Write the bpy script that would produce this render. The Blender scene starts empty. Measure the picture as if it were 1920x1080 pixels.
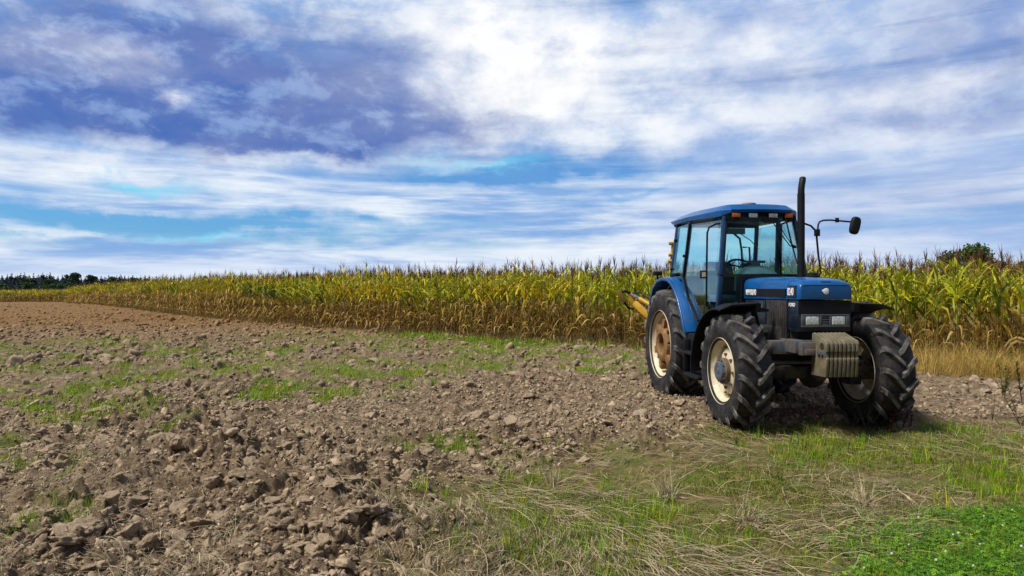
import bpy, bmesh, math, random
import numpy as np
from mathutils import Vector, Matrix, Quaternion

R = math.radians
SC = bpy.context.scene
COL = SC.collection
random.seed(7)
RNG = np.random.default_rng(11)

# ------------------------------------------------------------------ camera
CAM_H = 1.64
FPX = 1280.0                      # focal length in photo pixels (1920 wide)
cam_d = bpy.data.cameras.new('camera')
cam_d.sensor_width = 36.0
cam_d.lens = 24.0
cam_d.clip_end = 3000
cam = bpy.data.objects.new('camera', cam_d)
cam.location = (0, 0, CAM_H)
cam.rotation_euler = (R(90), 0, 0)
COL.objects.link(cam)
SC.camera = cam

# ------------------------------------------------------------------ view
SC.view_settings.view_transform = 'Standard'
SC.view_settings.look = 'None'
SC.view_settings.exposure = 0.45
SC.view_settings.gamma = 1.0
SC.cycles.use_denoising = True
SC.cycles.denoiser = 'OPENIMAGEDENOISE'
SC.cycles.denoising_input_passes = 'RGB_ALBEDO_NORMAL'
SC.cycles.denoising_prefilter = 'ACCURATE'
SC.cycles.max_bounces = 8
SC.cycles.diffuse_bounces = 3
SC.cycles.glossy_bounces = 3
SC.cycles.transparent_max_bounces = 12
SC.cycles.transmission_bounces = 4

# ------------------------------------------------------------------ sun and sky
SUN_AZ, SUN_EL = R(-112), R(56)          # high, from the left and a little behind the camera
sd = bpy.data.lights.new('sun', 'SUN')
sd.energy = 3.7
sd.angle = R(16)
sd.color = (1.0, 0.95, 0.86)
sun = bpy.data.objects.new('sun', sd)
sv = Vector((math.sin(SUN_AZ) * math.cos(SUN_EL), math.cos(SUN_AZ) * math.cos(SUN_EL), math.sin(SUN_EL)))
sun.rotation_euler = sv.to_track_quat('Z', 'Y').to_euler()
COL.objects.link(sun)

world = bpy.data.worlds.new('World')
SC.world = world
world.use_nodes = True
WT = world.node_tree
WT.nodes.clear()
SKY_STRENGTH = 0.12


class X:
    """tiny expression helper over Math nodes of one node tree"""
    def __init__(s, t, sock):
        s.t, s.s = t, sock

    def _op(s, op, *o):
        n = s.t.nodes.new('ShaderNodeMath')
        n.operation = op
        for i, v in enumerate((s,) + o):
            if isinstance(v, X):
                s.t.links.new(v.s, n.inputs[i])
            else:
                n.inputs[i].default_value = v
        return X(s.t, n.outputs[0])

    def __add__(s, o): return s._op('ADD', o)
    def __sub__(s, o): return s._op('SUBTRACT', o)
    def __mul__(s, o): return s._op('MULTIPLY', o)
    def __truediv__(s, o): return s._op('DIVIDE', o)
    def exp(s): return s._op('EXPONENT')
    def max(s, v): return s._op('MAXIMUM', v)
    def min(s, v): return s._op('MINIMUM', v)
    def clamp(s): return s.max(0.0).min(1.0)

    def ss(s, a, b):
        n = s.t.nodes.new('ShaderNodeMapRange')
        n.interpolation_type = 'SMOOTHSTEP'
        s.t.links.new(s.s, n.inputs[0])
        n.inputs[1].default_value = a
        n.inputs[2].default_value = b
        return X(s.t, n.outputs[0])


def comb(t, a, b, c):
    n = t.nodes.new('ShaderNodeCombineXYZ')
    for i, v in enumerate((a, b, c)):
        if isinstance(v, X):
            t.links.new(v.s, n.inputs[i])
        else:
            n.inputs[i].default_value = v
    return n.outputs[0]


def noise(t, vec, scale, detail=6, rough=.55, dist=0.0, color=False):
    n = t.nodes.new('ShaderNodeTexNoise')
    t.links.new(vec, n.inputs['Vector'])
    n.inputs['Scale'].default_value = scale
    n.inputs['Detail'].default_value = detail
    n.inputs['Roughness'].default_value = rough
    n.inputs['Distortion'].default_value = dist
    return n.outputs['Color'] if color else X(t, n.outputs['Fac'])


def mixc(t, fac, a, b):
    n = t.nodes.new('ShaderNodeMix')
    n.data_type = 'RGBA'
    n.clamp_factor = True
    if isinstance(fac, X):
        t.links.new(fac.s, n.inputs[0])
    else:
        n.inputs[0].default_value = fac
    for i, v in ((6, a), (7, b)):
        if isinstance(v, tuple):
            n.inputs[i].default_value = (*v, 1) if len(v) == 3 else v
        else:
            t.links.new(v, n.inputs[i])
    return n.outputs[2]


def s2l(r, g, b):
    f = lambda c: (c / 255 / 12.92) if c <= 10 else ((c / 255 + .055) / 1.055) ** 2.4
    return (f(r), f(g), f(b))


def sky():
    t = WT
    tc = t.nodes.new('ShaderNodeTexCoord')
    sep = t.nodes.new('ShaderNodeSeparateXYZ')
    t.links.new(tc.outputs['Generated'], sep.inputs[0])
    x, y, z = (X(t, sep.outputs[i]) for i in range(3))
    az = x._op('ARCTAN2', y) * (180 / math.pi)
    el = z._op('ARCSINE') * (180 / math.pi)
    zz = z.max(0.0) + 0.10
    plane = comb(t, x / zz, y / zz, 0.0)                       # a level cloud deck
    flat = comb(t, az * 0.045, el * 0.30, 0.3)                 # stretched layers low down
    # warp so the cloud banks get ragged edges
    wn = t.nodes.new('ShaderNodeSeparateColor')
    t.links.new(noise(t, comb(t, az * 0.085, el * 0.14, 5.0), 1.0, 7, .6, 0.2, True), wn.inputs[0])
    wa = az + (X(t, wn.outputs[0]) - .5) * 16.0
    we = el + (X(t, wn.outputs[1]) - .5) * 7.0

    def blob(px, py, rx, ry, amp=1.0):
        X_, Z_ = (px - 960) / FPX, (540 - py) / FPX
        a0 = math.degrees(math.atan(X_))
        e0 = math.degrees(math.atan(Z_ / math.hypot(1, X_)))
        k = 57.3 / FPX / (1 + X_ * X_)
        da = (wa - a0) * (1 / (rx * k))
        de = (we - e0) * (1 / (ry * 57.3 / FPX))
        return ((da * da + de * de) * -1.0).exp() * amp

    def total(lst):
        o = None
        for b in lst:
            v = blob(*b)
            o = v if o is None else o + v
        return o
    big = noise(t, plane, 0.8, 9, .58, 0.3)
    fine = noise(t, comb(t, az * 0.13, el * 0.24, 2.0), 1.1, 8, .62, 0.15)
    bill = noise(t, comb(t, az * 0.16, el * 0.26, 12.0), 1.6, 8, .60, 0.2)
    streak = noise(t, flat, 1.6, 8, .58, 0.35)
    streak2 = noise(t, comb(t, az * 0.03, el * 0.42, 7.3), 1.7, 7, .55, 0.2)
    high = el.ss(7.5, 12.5)
    # pale overcast
    streak3 = noise(t, comb(t, az * 0.06, el * 0.75, 3.3), 1.6, 7, .62, 0.3)
    lum = (streak * .62 + streak3 * .38) * (X(t, high.s) * -1.0 + 1.0) + (fine * .6 + bill * .4) * high
    base = mixc(t, lum.ss(.39, .61), s2l(132, 174, 228), s2l(234, 243, 253))
    base = mixc(t, (big.ss(.42, .66)) * high * .3, base, s2l(168, 192, 232))
    base = mixc(t, az.ss(6.0, 22.0) * .45, base, s2l(192, 207, 238))
    # blue windows between the low layers
    gap = total([(150, 400, 420, 22, .55), (280, 345, 130, 16, .75), (60, 455, 330, 12, .8), (330, 418, 300, 14, .6),
                 (640, 410, 260, 20, .55), (980, 320, 230, 18, .6), (880, 250, 130, 14, .5), (1100, 300, 200, 16, .4),
                 (700, 445, 300, 10, .4), (1120, 360, 160, 8, .3)])
    gapf = ((gap + (streak2 - .5) * 1.8 + (streak3 - .5) * .8) * 1.5).clamp() * el.ss(2.0, 4.5)
    nish = t.nodes.new('ShaderNodeTexSky')
    nish.sky_type = 'NISHITA'
    nish.sun_disc = False
    nish.sun_elevation = SUN_EL
    nish.sun_rotation = SUN_AZ
    nish.air_density = 1.0
    nish.dust_density = 0.6
    nish.ozone_density = 2.0
    sc = t.nodes.new('ShaderNodeMix')
    sc.data_type = 'RGBA'
    sc.blend_type = 'MULTIPLY'
    sc.inputs[0].default_value = 1.0
    t.links.new(nish.outputs[0], sc.inputs[6])
    sc.inputs[7].default_value = (.036, .080, .128, 1)
    blue = mixc(t, total([(280, 345, 130, 14), (340, 438, 80, 7), (900, 300, 140, 10)]), sc.outputs[2], s2l(120, 215, 246))
    col = mixc(t, gapf * .95, base, blue)
    # dark violet-blue bank
    dk = total([(60, 215, 360, 105, 1.0), (330, 120, 360, 80, .75), (420, 215, 320, 75, .95), (720, 205, 250, 66, .95),
                (860, 232, 110, 22, .45), (610, 270, 160, 22, .55), (110, 285, 260, 18, .5), (250, 30, 340, 60, .35), (640, 80, 120, 60, .4),
                (1900, 60, 200, 110, .55), (1330, 60, 180, 40, .35), (1480, 160, 260, 26, .40), (1750, 215, 260, 34, .35),
                (1750, 380, 300, 40, .28), (1480, 265, 300, 22, .2), (1250, 400, 250, 18, .2)])
    lowcut = we.ss(9.0, 11.4)
    right = az.ss(2.0, 10.0)
    dkf = (dk * (lowcut.max(right)) + (fine - .5) * (dk.clamp() * 1.1 + .25) * (high.max(right))).clamp()
    dark = mixc(t, noise(t, comb(t, az * .05, el * .14, 9.0), 1.0, 4, .5, .5).ss(.42, .62), s2l(66, 104, 182), s2l(102, 124, 186))
    dark = mixc(t, bill.ss(.49, .66) * .65, dark, s2l(146, 176, 226))
    col = mixc(t, dkf * .92, col, dark)
    # bright break where the sun stands behind the cloud
    br = total([(1000, 120, 230, 85, .9), (860, 60, 140, 60, .6), (1420, 110, 150, 42, .55), (1300, 235, 330, 26, .45),
                (560, 298, 130, 12, .5), (150, 318, 260, 14, .5), (1700, 165, 220, 24, .45), (1690, 280, 200, 24, .4), (330, 178, 32, 12, .45),
                (150, 100, 150, 32, .35), (1000, 205, 130, 26, .4), (1150, 450, 300, 22, .35), (1350, 470, 240, 14, .3)])
    brf = (br + (bill - .5) * br.clamp() * 2.2).clamp()
    col = mixc(t, brf * .95, col, (1.02, 1.02, 1.02))
    # soft pale layer above the horizon
    col = mixc(t, el.ss(3.4, 0.6) * .55, col, s2l(212, 224, 247))
    # unseen sky behind the camera and high overhead, darkened to cut fill light
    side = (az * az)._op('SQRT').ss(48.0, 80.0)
    fill_cut = el.ss(27.0, 48.0).max(side)
    col = mixc(t, fill_cut, col, mixc(t, big.ss(.4, .6), s2l(92, 104, 132), s2l(150, 160, 182)))
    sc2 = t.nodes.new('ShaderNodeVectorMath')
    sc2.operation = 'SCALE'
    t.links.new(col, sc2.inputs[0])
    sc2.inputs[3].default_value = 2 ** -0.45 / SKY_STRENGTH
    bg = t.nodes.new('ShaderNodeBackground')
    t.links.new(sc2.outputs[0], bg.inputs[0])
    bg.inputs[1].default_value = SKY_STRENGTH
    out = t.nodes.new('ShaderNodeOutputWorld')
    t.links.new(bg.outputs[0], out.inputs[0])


sky()

# ------------------------------------------------------------------ object helpers


def tag(o, label=None, cat=None, group=None, kind=None):
    if label: o['label'] = label
    if cat: o['category'] = cat
    if group: o['group'] = group
    if kind: o['kind'] = kind
    return o


def empty(name, loc=(0, 0, 0), rz=0.0, parent=None):
    o = bpy.data.objects.new(name, None)
    o.empty_display_size = .2
    o.location = loc
    o.rotation_euler = (0, 0, rz)
    COL.objects.link(o)
    if parent: o.parent = parent
    return o


def copy_tree(o, parent=None):
    c = o.copy()
    COL.objects.link(c)
    c.parent = parent
    for ch in o.children:
        copy_tree(ch, c)
    return c


def link_mesh(name, me, m, parent=None):
    if m: me.materials.append(m)
    o = bpy.data.objects.new(name, me)
    COL.objects.link(o)
    if parent: o.parent = parent
    return o


def np_mesh(name, V, F, col=None, smooth=False, attr='col'):
    """V (n,3), F = list of (k,3|4) int arrays, col (n,3|4)"""
    me = bpy.data.meshes.new(name)
    V = np.asarray(V, np.float32)
    me.vertices.add(len(V))
    me.vertices.foreach_set('co', V.ravel())
    F = [f for f in F if len(f)]
    loops = np.concatenate([f.ravel() for f in F]).astype(np.int32)
    sizes = np.concatenate([np.full(len(f), f.shape[1], np.int32) for f in F])
    starts = np.concatenate([[0], np.cumsum(sizes)[:-1]]).astype(np.int32)
    me.loops.add(len(loops))
    me.loops.foreach_set('vertex_index', loops)
    me.polygons.add(len(sizes))
    me.polygons.foreach_set('loop_start', starts)
    me.polygons.foreach_set('loop_total', sizes)
    if smooth:
        me.polygons.foreach_set('use_smooth', np.ones(len(sizes), bool))
    if col is not None:
        c = np.ones((len(V), 4), np.float32)
        c[:, :col.shape[1]] = col
        a = me.attributes.new(attr, 'FLOAT_COLOR', 'POINT')
        a.data.foreach_set('color', c.ravel())
    me.update()
    me.validate()
    return me


class MB:
    """collects shapes into one mesh"""
    def __init__(s):
        s.v, s.f = [], []

    def add(s, vs, fs):
        n = len(s.v)
        s.v += [tuple(v) for v in vs]
        s.f += [tuple(i + n for i in f) for f in fs]
        return s

    def hexa(s, p):          # 8 points: bottom 4 ccw, top 4 ccw
        return s.add(p, [(3, 2, 1, 0), (4, 5, 6, 7), (0, 1, 5, 4), (1, 2, 6, 5), (2, 3, 7, 6), (3, 0, 4, 7)])

    def box(s, x0, x1, y0, y1, z0, z1):
        return s.hexa([(x0, y0, z0), (x1, y0, z0), (x1, y1, z0), (x0, y1, z0), (x0, y0, z1), (x1, y0, z1), (x1, y1, z1), (x0, y1, z1)])

    def bar(s, p, q, w, d, up=(0, 0, 1)):
        p, q = Vector(p), Vector(q)
        a = (q - p).normalized()
        u = Vector(up)
        if abs(a.dot(u)) > .98: u = Vector((1, 0, 0))
        b = a.cross(u).normalized() * (w / 2)
        c = a.cross(b).normalized() * (d / 2)
        return s.hexa([p - b - c, p + b - c, p + b + c, p - b + c, q - b - c, q + b - c, q + b + c, q - b + c])

    def tube(s, pts, r, n=10, caps=True):
        pts = [Vector(p) for p in pts]
        rs = r if isinstance(r, (list, tuple)) else [r] * len(pts)
        base = len(s.v)
        prev = None
        for i, p in enumerate(pts):
            a = (pts[min(i + 1, len(pts) - 1)] - pts[max(i - 1, 0)]).normalized()
            if prev is None:
                u = Vector((0, 0, 1)) if abs(a.z) < .9 else Vector((1, 0, 0))
                b = a.cross(u).normalized()
            else:
                b = (prev - a * prev.dot(a)).normalized()
            prev = b
            c = a.cross(b)
            for k in range(n):
                t = 2 * math.pi * k / n
                s.v.append(tuple(p + (b * math.cos(t) + c * math.sin(t)) * rs[i]))
        for i in range(len(pts) - 1):
            for k in range(n):
                k2 = (k + 1) % n
                s.f.append((base + i * n + k, base + i * n + k2, base + (i + 1) * n + k2, base + (i + 1) * n + k))
        if caps:
            s.f.append(tuple(base + k for k in reversed(range(n))))
            s.f.append(tuple(base + (len(pts) - 1) * n + k for k in range(n)))
        return s

    def lathe(s, prof, n=48, c=(0, 0, 0)):      # prof (y, r) round the y axis
        base = len(s.v)
        for k in range(n):
            t = 2 * math.pi * k / n
            for (y, r) in prof:
                s.v.append((c[0] + r * math.cos(t), c[1] + y, c[2] + r * math.sin(t)))
        m = len(prof)
        for k in range(n):
            k2 = (k + 1) % n
            for j in range(m - 1):
                s.f.append((base + k * m + j, base + k2 * m + j, base + k2 * m + j + 1, base + k * m + j + 1))
        return s

    def loft(s, rings, closed=True, caps=True):
        base = len(s.v)
        n = len(rings[0])
        for r in rings:
            s.v += [tuple(p) for p in r]
        for i in range(len(rings) - 1):
            for k in range(n if closed else n - 1):
                k2 = (k + 1) % n
                s.f.append((base + i * n + k, base + i * n + k2, base + (i + 1) * n + k2, base + (i + 1) * n + k))
        if caps and closed:
            s.f.append(tuple(base + k for k in reversed(range(n))))
            s.f.append(tuple(base + (len(rings) - 1) * n + k for k in range(n)))
        return s

    def prism(s, poly, axis, a, b):       # polygon in the other two axes (cyclic order), extruded along axis
        def pt(p, t):
            return {'x': (t, p[0], p[1]), 'y': (p[0], t, p[1]), 'z': (p[0], p[1], t)}[axis]
        return s.loft([[pt(p, a) for p in poly], [pt(p, b) for p in poly]])

    def panel(s, pts, th=.006):
        pts = [Vector(p) for p in pts]
        nrm = (pts[1] - pts[0]).cross(pts[2] - pts[0]).normalized() * (th / 2)
        return s.loft([[p - nrm for p in pts], [p + nrm for p in pts]])

    def build(s, name, m, parent=None, smooth=32, bevel=0.0, seg=2):
        me = bpy.data.meshes.new(name)
        me.from_pydata(s.v, [], s.f)
        bm = bmesh.new()
        bm.from_mesh(me)
        bmesh.ops.recalc_face_normals(bm, faces=bm.faces)
        if bevel:
            es = [e for e in bm.edges if len(e.link_faces) == 2 and e.calc_face_angle(0) > R(28)]
            bmesh.ops.bevel(bm, geom=es, offset=bevel, segments=seg, profile=.5, affect='EDGES', clamp_overlap=True)
        bm.to_mesh(me)
        bm.free()
        if smooth:
            me.shade_smooth()
            me.set_sharp_from_angle(angle=R(smooth))
        return link_mesh(name, me, m, parent)


def text_part(name, txt, size, m, parent, loc, xdir, ydir, ex=.0015, sx=1.0, bold=0.0):
    cu = bpy.data.curves.new(name, 'FONT')
    cu.body = txt
    cu.size = size
    cu.extrude = ex
    cu.offset = bold
    cu.align_x = 'LEFT'
    tmp = bpy.data.objects.new(name + '_tmp', cu)
    COL.objects.link(tmp)
    dg = bpy.context.evaluated_depsgraph_get()
    me = bpy.data.meshes.new_from_object(tmp.evaluated_get(dg))
    bpy.data.objects.remove(tmp)
    me.name = name
    xd, yd = Vector(xdir).normalized(), Vector(ydir).normalized()
    zd = xd.cross(yd)
    M = Matrix((xd * sx, yd, zd)).transposed().to_4x4()
    M.translation = Vector(loc)
    me.transform(M)
    me.materials.clear()
    return link_mesh(name, me, m, parent)


# ------------------------------------------------------------------ materials


def new_mat(name):
    m = bpy.data.materials.new(name)
    m.use_nodes = True
    return m, m.node_tree, m.node_tree.nodes['Principled BSDF']


def mat(name, c, rough=.5, metal=0.0, var=.15, vscale=6.0, dirt=None, dirt_amt=0.0, dscale=5.0, bump=0.0, bscale=60.0, coat=0.0, spec=.5):
    m, t, b = new_mat(name)
    tc = t.nodes.new('ShaderNodeTexCoord')
    o = tc.outputs['Object']
    n1 = noise(t, o, vscale, 5, .6)
    col = mixc(t, n1.ss(.3, .7), tuple(v * (1 - var) for v in c), tuple(min(1, v * (1 + var)) for v in c))
    rr = X(t, noise(t, o, vscale * 2.3, 4, .6).s) * .3 + (rough - .15)
    if dirt:
        d = (noise(t, o, dscale, 8, .68).ss(.5 - dirt_amt * .35, .78 - dirt_amt * .35)) * min(1, dirt_amt * 1.6)
        col = mixc(t, d, col, dirt)
        rr = rr.max(d * .85)
    t.links.new(col, b.inputs['Base Color'])
    t.links.new(rr.clamp().s, b.inputs['Roughness'])
    b.inputs['Metallic'].default_value = metal
    b.inputs['Coat Weight'].default_value = coat
    b.inputs['Specular IOR Level'].default_value = spec
    if bump:
        bn = t.nodes.new('ShaderNodeBump')
        bn.inputs['Strength'].default_value = bump
        bn.inputs['Distance'].default_value = .01
        t.links.new(noise(t, o, bscale, 6, .65).s, bn.inputs['Height'])
        t.links.new(bn.outputs[0], b.inputs['Normal'])
    return m


def glass_mat(name, tint, gloss=1.0):
    m, t, b = new_mat(name)
    t.nodes.remove(b)
    tr = t.nodes.new('ShaderNodeBsdfTransparent')
    tr.inputs[0].default_value = (*tint, 1)
    gl = t.nodes.new('ShaderNodeBsdfGlossy')
    gl.inputs['Roughness'].default_value = .03
    gl.inputs[0].default_value = (.9, .95, 1, 1)
    fr = t.nodes.new('ShaderNodeFresnel')
    fr.inputs[0].default_value = 1.45
    f = X(t, fr.outputs[0]) * gloss
    mx = t.nodes.new('ShaderNodeMixShader')
    t.links.new(f.clamp().s, mx.inputs[0])
    t.links.new(tr.outputs[0], mx.inputs[1])
    t.links.new(gl.outputs[0], mx.inputs[2])
    t.links.new(mx.outputs[0], t.nodes['Material Output'].inputs[0])
    return m


def leaf_mat(name, trans=.3, rough=.5, var=.25):
    m, t, b = new_mat(name)
    at = t.nodes.new('ShaderNodeAttribute')
    at.attribute_name = 'col'
    tc = t.nodes.new('ShaderNodeTexCoord')
    n1 = noise(t, tc.outputs['Object'], 9.0, 5, .6)
    hsv = t.nodes.new('ShaderNodeHueSaturation')
    t.links.new(at.outputs['Color'], hsv.inputs['Color'])
    t.links.new((n1.ss(.25, .75) * (2 * var) + (1 - var)).s, hsv.inputs['Value'])
    b.inputs['Roughness'].default_value = rough
    b.inputs['Specular IOR Level'].default_value = .3
    t.links.new(hsv.outputs[0], b.inputs['Base Color'])
    tl = t.nodes.new('ShaderNodeBsdfTranslucent')
    t.links.new(hsv.outputs[0], tl.inputs[0])
    mx = t.nodes.new('ShaderNodeMixShader')
    mx.inputs[0].default_value = trans
    t.links.new(b.outputs[0], mx.inputs[1])
    t.links.new(tl.outputs[0], mx.inputs[2])
    t.links.new(mx.outputs[0], t.nodes['Material Output'].inputs[0])
    return m


DUST = (.20, .155, .105)
M = {}
M['blue'] = mat('blue_paint', (.0, .078, .27), .36, var=.14, vscale=3, dirt=(.11, .13, .15), dirt_amt=.10, dscale=7, coat=.2, bump=.015, bscale=25)
M['cabblue'] = mat('cab_blue_paint', (.001, .030, .10), .38, var=.15, vscale=4, dirt=DUST, dirt_amt=.12, coat=.2)
M['black'] = mat('black_plastic', (.006, .007, .010), .6, spec=.25, var=.3, vscale=8, dirt=(.06, .055, .05), dirt_amt=.06, dscale=9)
M['dark'] = mat('dark_machinery', (.014, .015, .018), .6, var=.4, vscale=9, dirt=(.075, .06, .045), dirt_amt=.35, dscale=8, bump=.15)
M['navy'] = mat('dark_blue_panel', (.006, .012, .026), .42, var=.3, vscale=6, dirt=(.07, .07, .075), dirt_amt=.2)
M['rubber'] = mat('tyre_rubber', (.009, .009, .012), .62, var=.25, vscale=10, dirt=(.075, .067, .060), dirt_amt=.32, dscale=6.5, bump=.25, bscale=90, spec=.35)
M['lug'] = mat('tread_rubber', (.018, .018, .021), .6, var=.3, vscale=14, dirt=(.19, .175, .155), dirt_amt=.42, dscale=11, bump=.3, bscale=110)
M['cream'] = mat('cream_wheel_paint', (.66, .58, .40), .5, var=.1, vscale=8, dirt=(.34, .23, .12), dirt_amt=.30, dscale=9)
M['ochre'] = mat('ochre_wheel_paint', (.52, .36, .13), .55, var=.2, vscale=8, dirt=(.28, .12, .04), dirt_amt=.45, dscale=8, bump=.1)
M['rust'] = mat('rusty_orange_iron', (.27, .14, .04), .75, var=.35, vscale=10, dirt=(.12, .06, .03), dirt_amt=.4, dscale=9, bump=.3)
M['hubblue'] = mat('grey_blue_hub_paint', (.055, .085, .125), .5, var=.3, vscale=14, dirt=(.14, .11, .085), dirt_amt=.35, dscale=16)
M['brown'] = mat('brown_dirty_iron', (.075, .05, .036), .75, var=.4, vscale=16, dirt=DUST, dirt_amt=.35, bump=.3)
M['weight'] = mat('weathered_cast_iron', (.155, .138, .088), .75, var=.3, vscale=9, dirt=(.17, .085, .035), dirt_amt=.28, dscale=8, bump=.25, bscale=80)
M['steel'] = mat('dirty_blue_steel', (.05, .068, .095), .5, var=.3, vscale=9, dirt=(.16, .12, .09), dirt_amt=.45, dscale=7, bump=.1)
M['chrome'] = mat('bright_rod_steel', (.75, .76, .78), .2, metal=1.0, var=.05)
M['yellow'] = mat('yellow_machine_paint', (.52, .30, .02), .45, var=.15, vscale=6, dirt=(.22, .12, .03), dirt_amt=.3, dscale=7)
M['white'] = mat('white_marking', (.80, .80, .79), .5, var=.06)
M['amber'] = mat('amber_lens', (.42, .095, .008), .25, var=.25, vscale=40, coat=.5)
M['lens'] = mat('clear_lens', (.70, .75, .78), .16, metal=.45, var=.35, vscale=45, coat=.8, bump=.5, bscale=38)
M['grey'] = mat('grey_plastic', (.075, .08, .09), .5, var=.2, dirt=(.16, .14, .12), dirt_amt=.2)
M['inside'] = mat('cab_interior_grey', (.115, .15, .165), .7, var=.2)
M['glass'] = glass_mat('tinted_glass', (.80, .955, .96), .35)
M['glasslow'] = glass_mat('dark_tinted_glass', (.26, .50, .56), .5)
M['capgrey'] = mat('pale_grey_cap', (.30, .29, .26), .6)
M['leaf'] = leaf_mat('corn_leaf', .28, .5)
M['grass'] = leaf_mat('grass_blade', .35, .55)
M['straw'] = leaf_mat('dry_straw', .15, .65, .3)
M['crown'] = leaf_mat('tree_foliage', .2, .6)
M['bark'] = mat('bark', (.07, .05, .035), .85, var=.3, bump=.4)

# ------------------------------------------------------------------ numpy noise


def hsh(ix, iy, s):
    n = (ix.astype(np.int64) * 374761393 + iy.astype(np.int64) * 668265263 + s * 974634777) & 0xFFFFFFFF
    n = ((n ^ (n >> 13)) * 1274126177) & 0xFFFFFFFF
    n = ((n ^ (n >> 15)) * 2246822519) & 0xFFFFFFFF
    return ((n ^ (n >> 16)) & 0xFFFFFF) / float(0xFFFFFF)


def vn(x, y, s):
    ix, iy = np.floor(x), np.floor(y)
    fx, fy = x - ix, y - iy
    fx, fy = fx * fx * (3 - 2 * fx), fy * fy * (3 - 2 * fy)
    a, b, c, d = hsh(ix, iy, s), hsh(ix + 1, iy, s), hsh(ix, iy + 1, s), hsh(ix + 1, iy + 1, s)
    return (a + (b - a) * fx) * (1 - fy) + (c + (d - c) * fx) * fy


def fbm(x, y, s, o=4):
    r, a, t = 0, 1.0, 0
    for i in range(o):
        r = r + a * vn(x * 2 ** i + 13.7 * i, y * 2 ** i - 7.1 * i, s + i)
        t += a
        a *= .5
    return r / t


def bumps(x, y, cell, s, fill=.75):
    """a field of angular lumps, 0..1"""
    x, y = x / cell, y / cell
    ix, iy = np.floor(x), np.floor(y)
    best = np.zeros_like(x)
    for dx in (-1, 0, 1):
        for dy in (-1, 0, 1):
            cx, cy = ix + dx, iy + dy
            px, py = cx + .15 + .7 * hsh(cx, cy, s), cy + .15 + .7 * hsh(cx, cy, s + 1)
            k = hsh(cx, cy, s + 2)
            rad = .42 + .38 * hsh(cx, cy, s + 3)
            an = 6.283 * hsh(cx, cy, s + 4)
            ex, ey = x - px, y - py
            qx, qy = ex * np.cos(an) + ey * np.sin(an), (-ex * np.sin(an) + ey * np.cos(an)) * 1.5
            d = np.maximum(np.maximum(np.abs(qx), np.abs(qy)), (np.abs(qx) + np.abs(qy)) * .74) / rad
            tilt = 1 + .5 * qx / rad
            hgt = np.clip(1.0 - d ** 2.6, 0, 1) * np.clip(tilt, .3, 1.6) * np.where(k < fill, .4 + .6 * hsh(cx, cy, s + 5), 0)
            best = np.maximum(best, hgt)
    return best


def sst(a, b, x):
    t = np.clip((x - a) / (b - a), 0, 1)
    return t * t * (3 - 2 * t)


def px2g(px, py):
    Y = CAM_H * FPX / (py - 540)
    return (px - 960) / FPX * Y, Y


# tractor pose (rear axle centre on the ground) ; local x forward, y to its left
TT = R(5.5)
TO = (3.140, 10.393)
FW = (math.sin(TT), -math.cos(TT))
LF = (math.cos(TT), math.sin(TT))


def t2w(x, y):
    return TO[0] + x * FW[0] + y * LF[0], TO[1] + x * FW[1] + y * LF[1]


def macro(x, y):
    z = -1.0 * sst(45, 140, y) - 1.2 * sst(140, 420, y)
    return z + .10 * (fbm(x * .11, y * .11, 50, 2) - .5) * sst(3, 8, y)


def plow_mask(x, y):
    xb = np.interp(y, [0, 3.9, 5.0, 5.8, 6.4, 6.8, 7.3, 7.8, 8.1, 8.5, 9.5], [-.5, -.33, -.5, -.36, .25, 1.25, 1.75, 2.3, 4.2, 6.5, 40])
    j = (fbm(x * 1.3, y * 1.3, 71, 3) - .5) * 1.3
    return 1 - sst(-.45, .45, x - xb + j)


GREEN = [  # px, py, rx, ry of the green patches in the ploughed land
    (420, 693, 70, 12), (150, 735, 60, 16), (120, 765, 40, 16), (20, 740, 30, 14), (580, 740, 70, 12), (350, 700, 60, 10), (560, 632, 60, 5),
    (690, 645, 70, 6), (760, 660, 60, 6), (1020, 675, 90, 8), (1060, 655, 80, 5), (880, 645, 90, 5), (640, 690, 50, 8), (700, 715, 70, 10), (300, 665, 80, 7),
    (130, 820, 40, 22), (70, 900, 50, 22), (300, 830, 22, 14), (20, 690, 60, 12), (480, 750, 40, 8), (860, 700, 60, 8), (1130, 700, 60, 6), (240, 700, 60, 10),
    (820, 860, 40, 10), (60, 660, 70, 8), (150, 650, 80, 7), (940, 655, 60, 5), (500, 668, 70, 7), (230, 790, 60, 10), (760, 740, 30, 8), (100, 1000, 60, 20)]


def green_mask(x, y):
    o = np.zeros_like(x)
    yy = np.maximum(y, .5)
    for (px, py, rx, ry) in GREEN:
        gx, gy = px2g(px, py)
        wx = rx / FPX * gy * 1.7
        wy = (CAM_H * FPX / (py - ry * 1.1 - 540) - CAM_H * FPX / (py + ry * 1.1 - 540)) / 2
        o = np.maximum(o, np.exp(-((x - gx) / wx) ** 2 - ((yy - gy) / (wy * 1.5)) ** 2))
    n = fbm(x * 3.0, y * 2.2, 91, 4)
    return np.clip(o * .75 + (n - .53) * 4.5, 0, 1) * sst(.06, .30, o)


def tractor_mask(x, y):
    """1 where the wheels press the soil flat"""
    o = np.zeros_like(x)
    for (lx, ly, rx, ry) in ((2.46, -.80, .45, .26), (2.46, .80, .45, .26), (0, -.72, .5, .3), (0, .72, .5, .3)):
        wx, wy = t2w(lx, ly)
        dx, dy = x - wx, y - wy
        a, b = dx * FW[0] + dy * FW[1], dx * LF[0] + dy * LF[1]
        o = np.maximum(o, np.exp(-((a / rx) ** 4) - ((b / ry) ** 4)))
    return o


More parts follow.
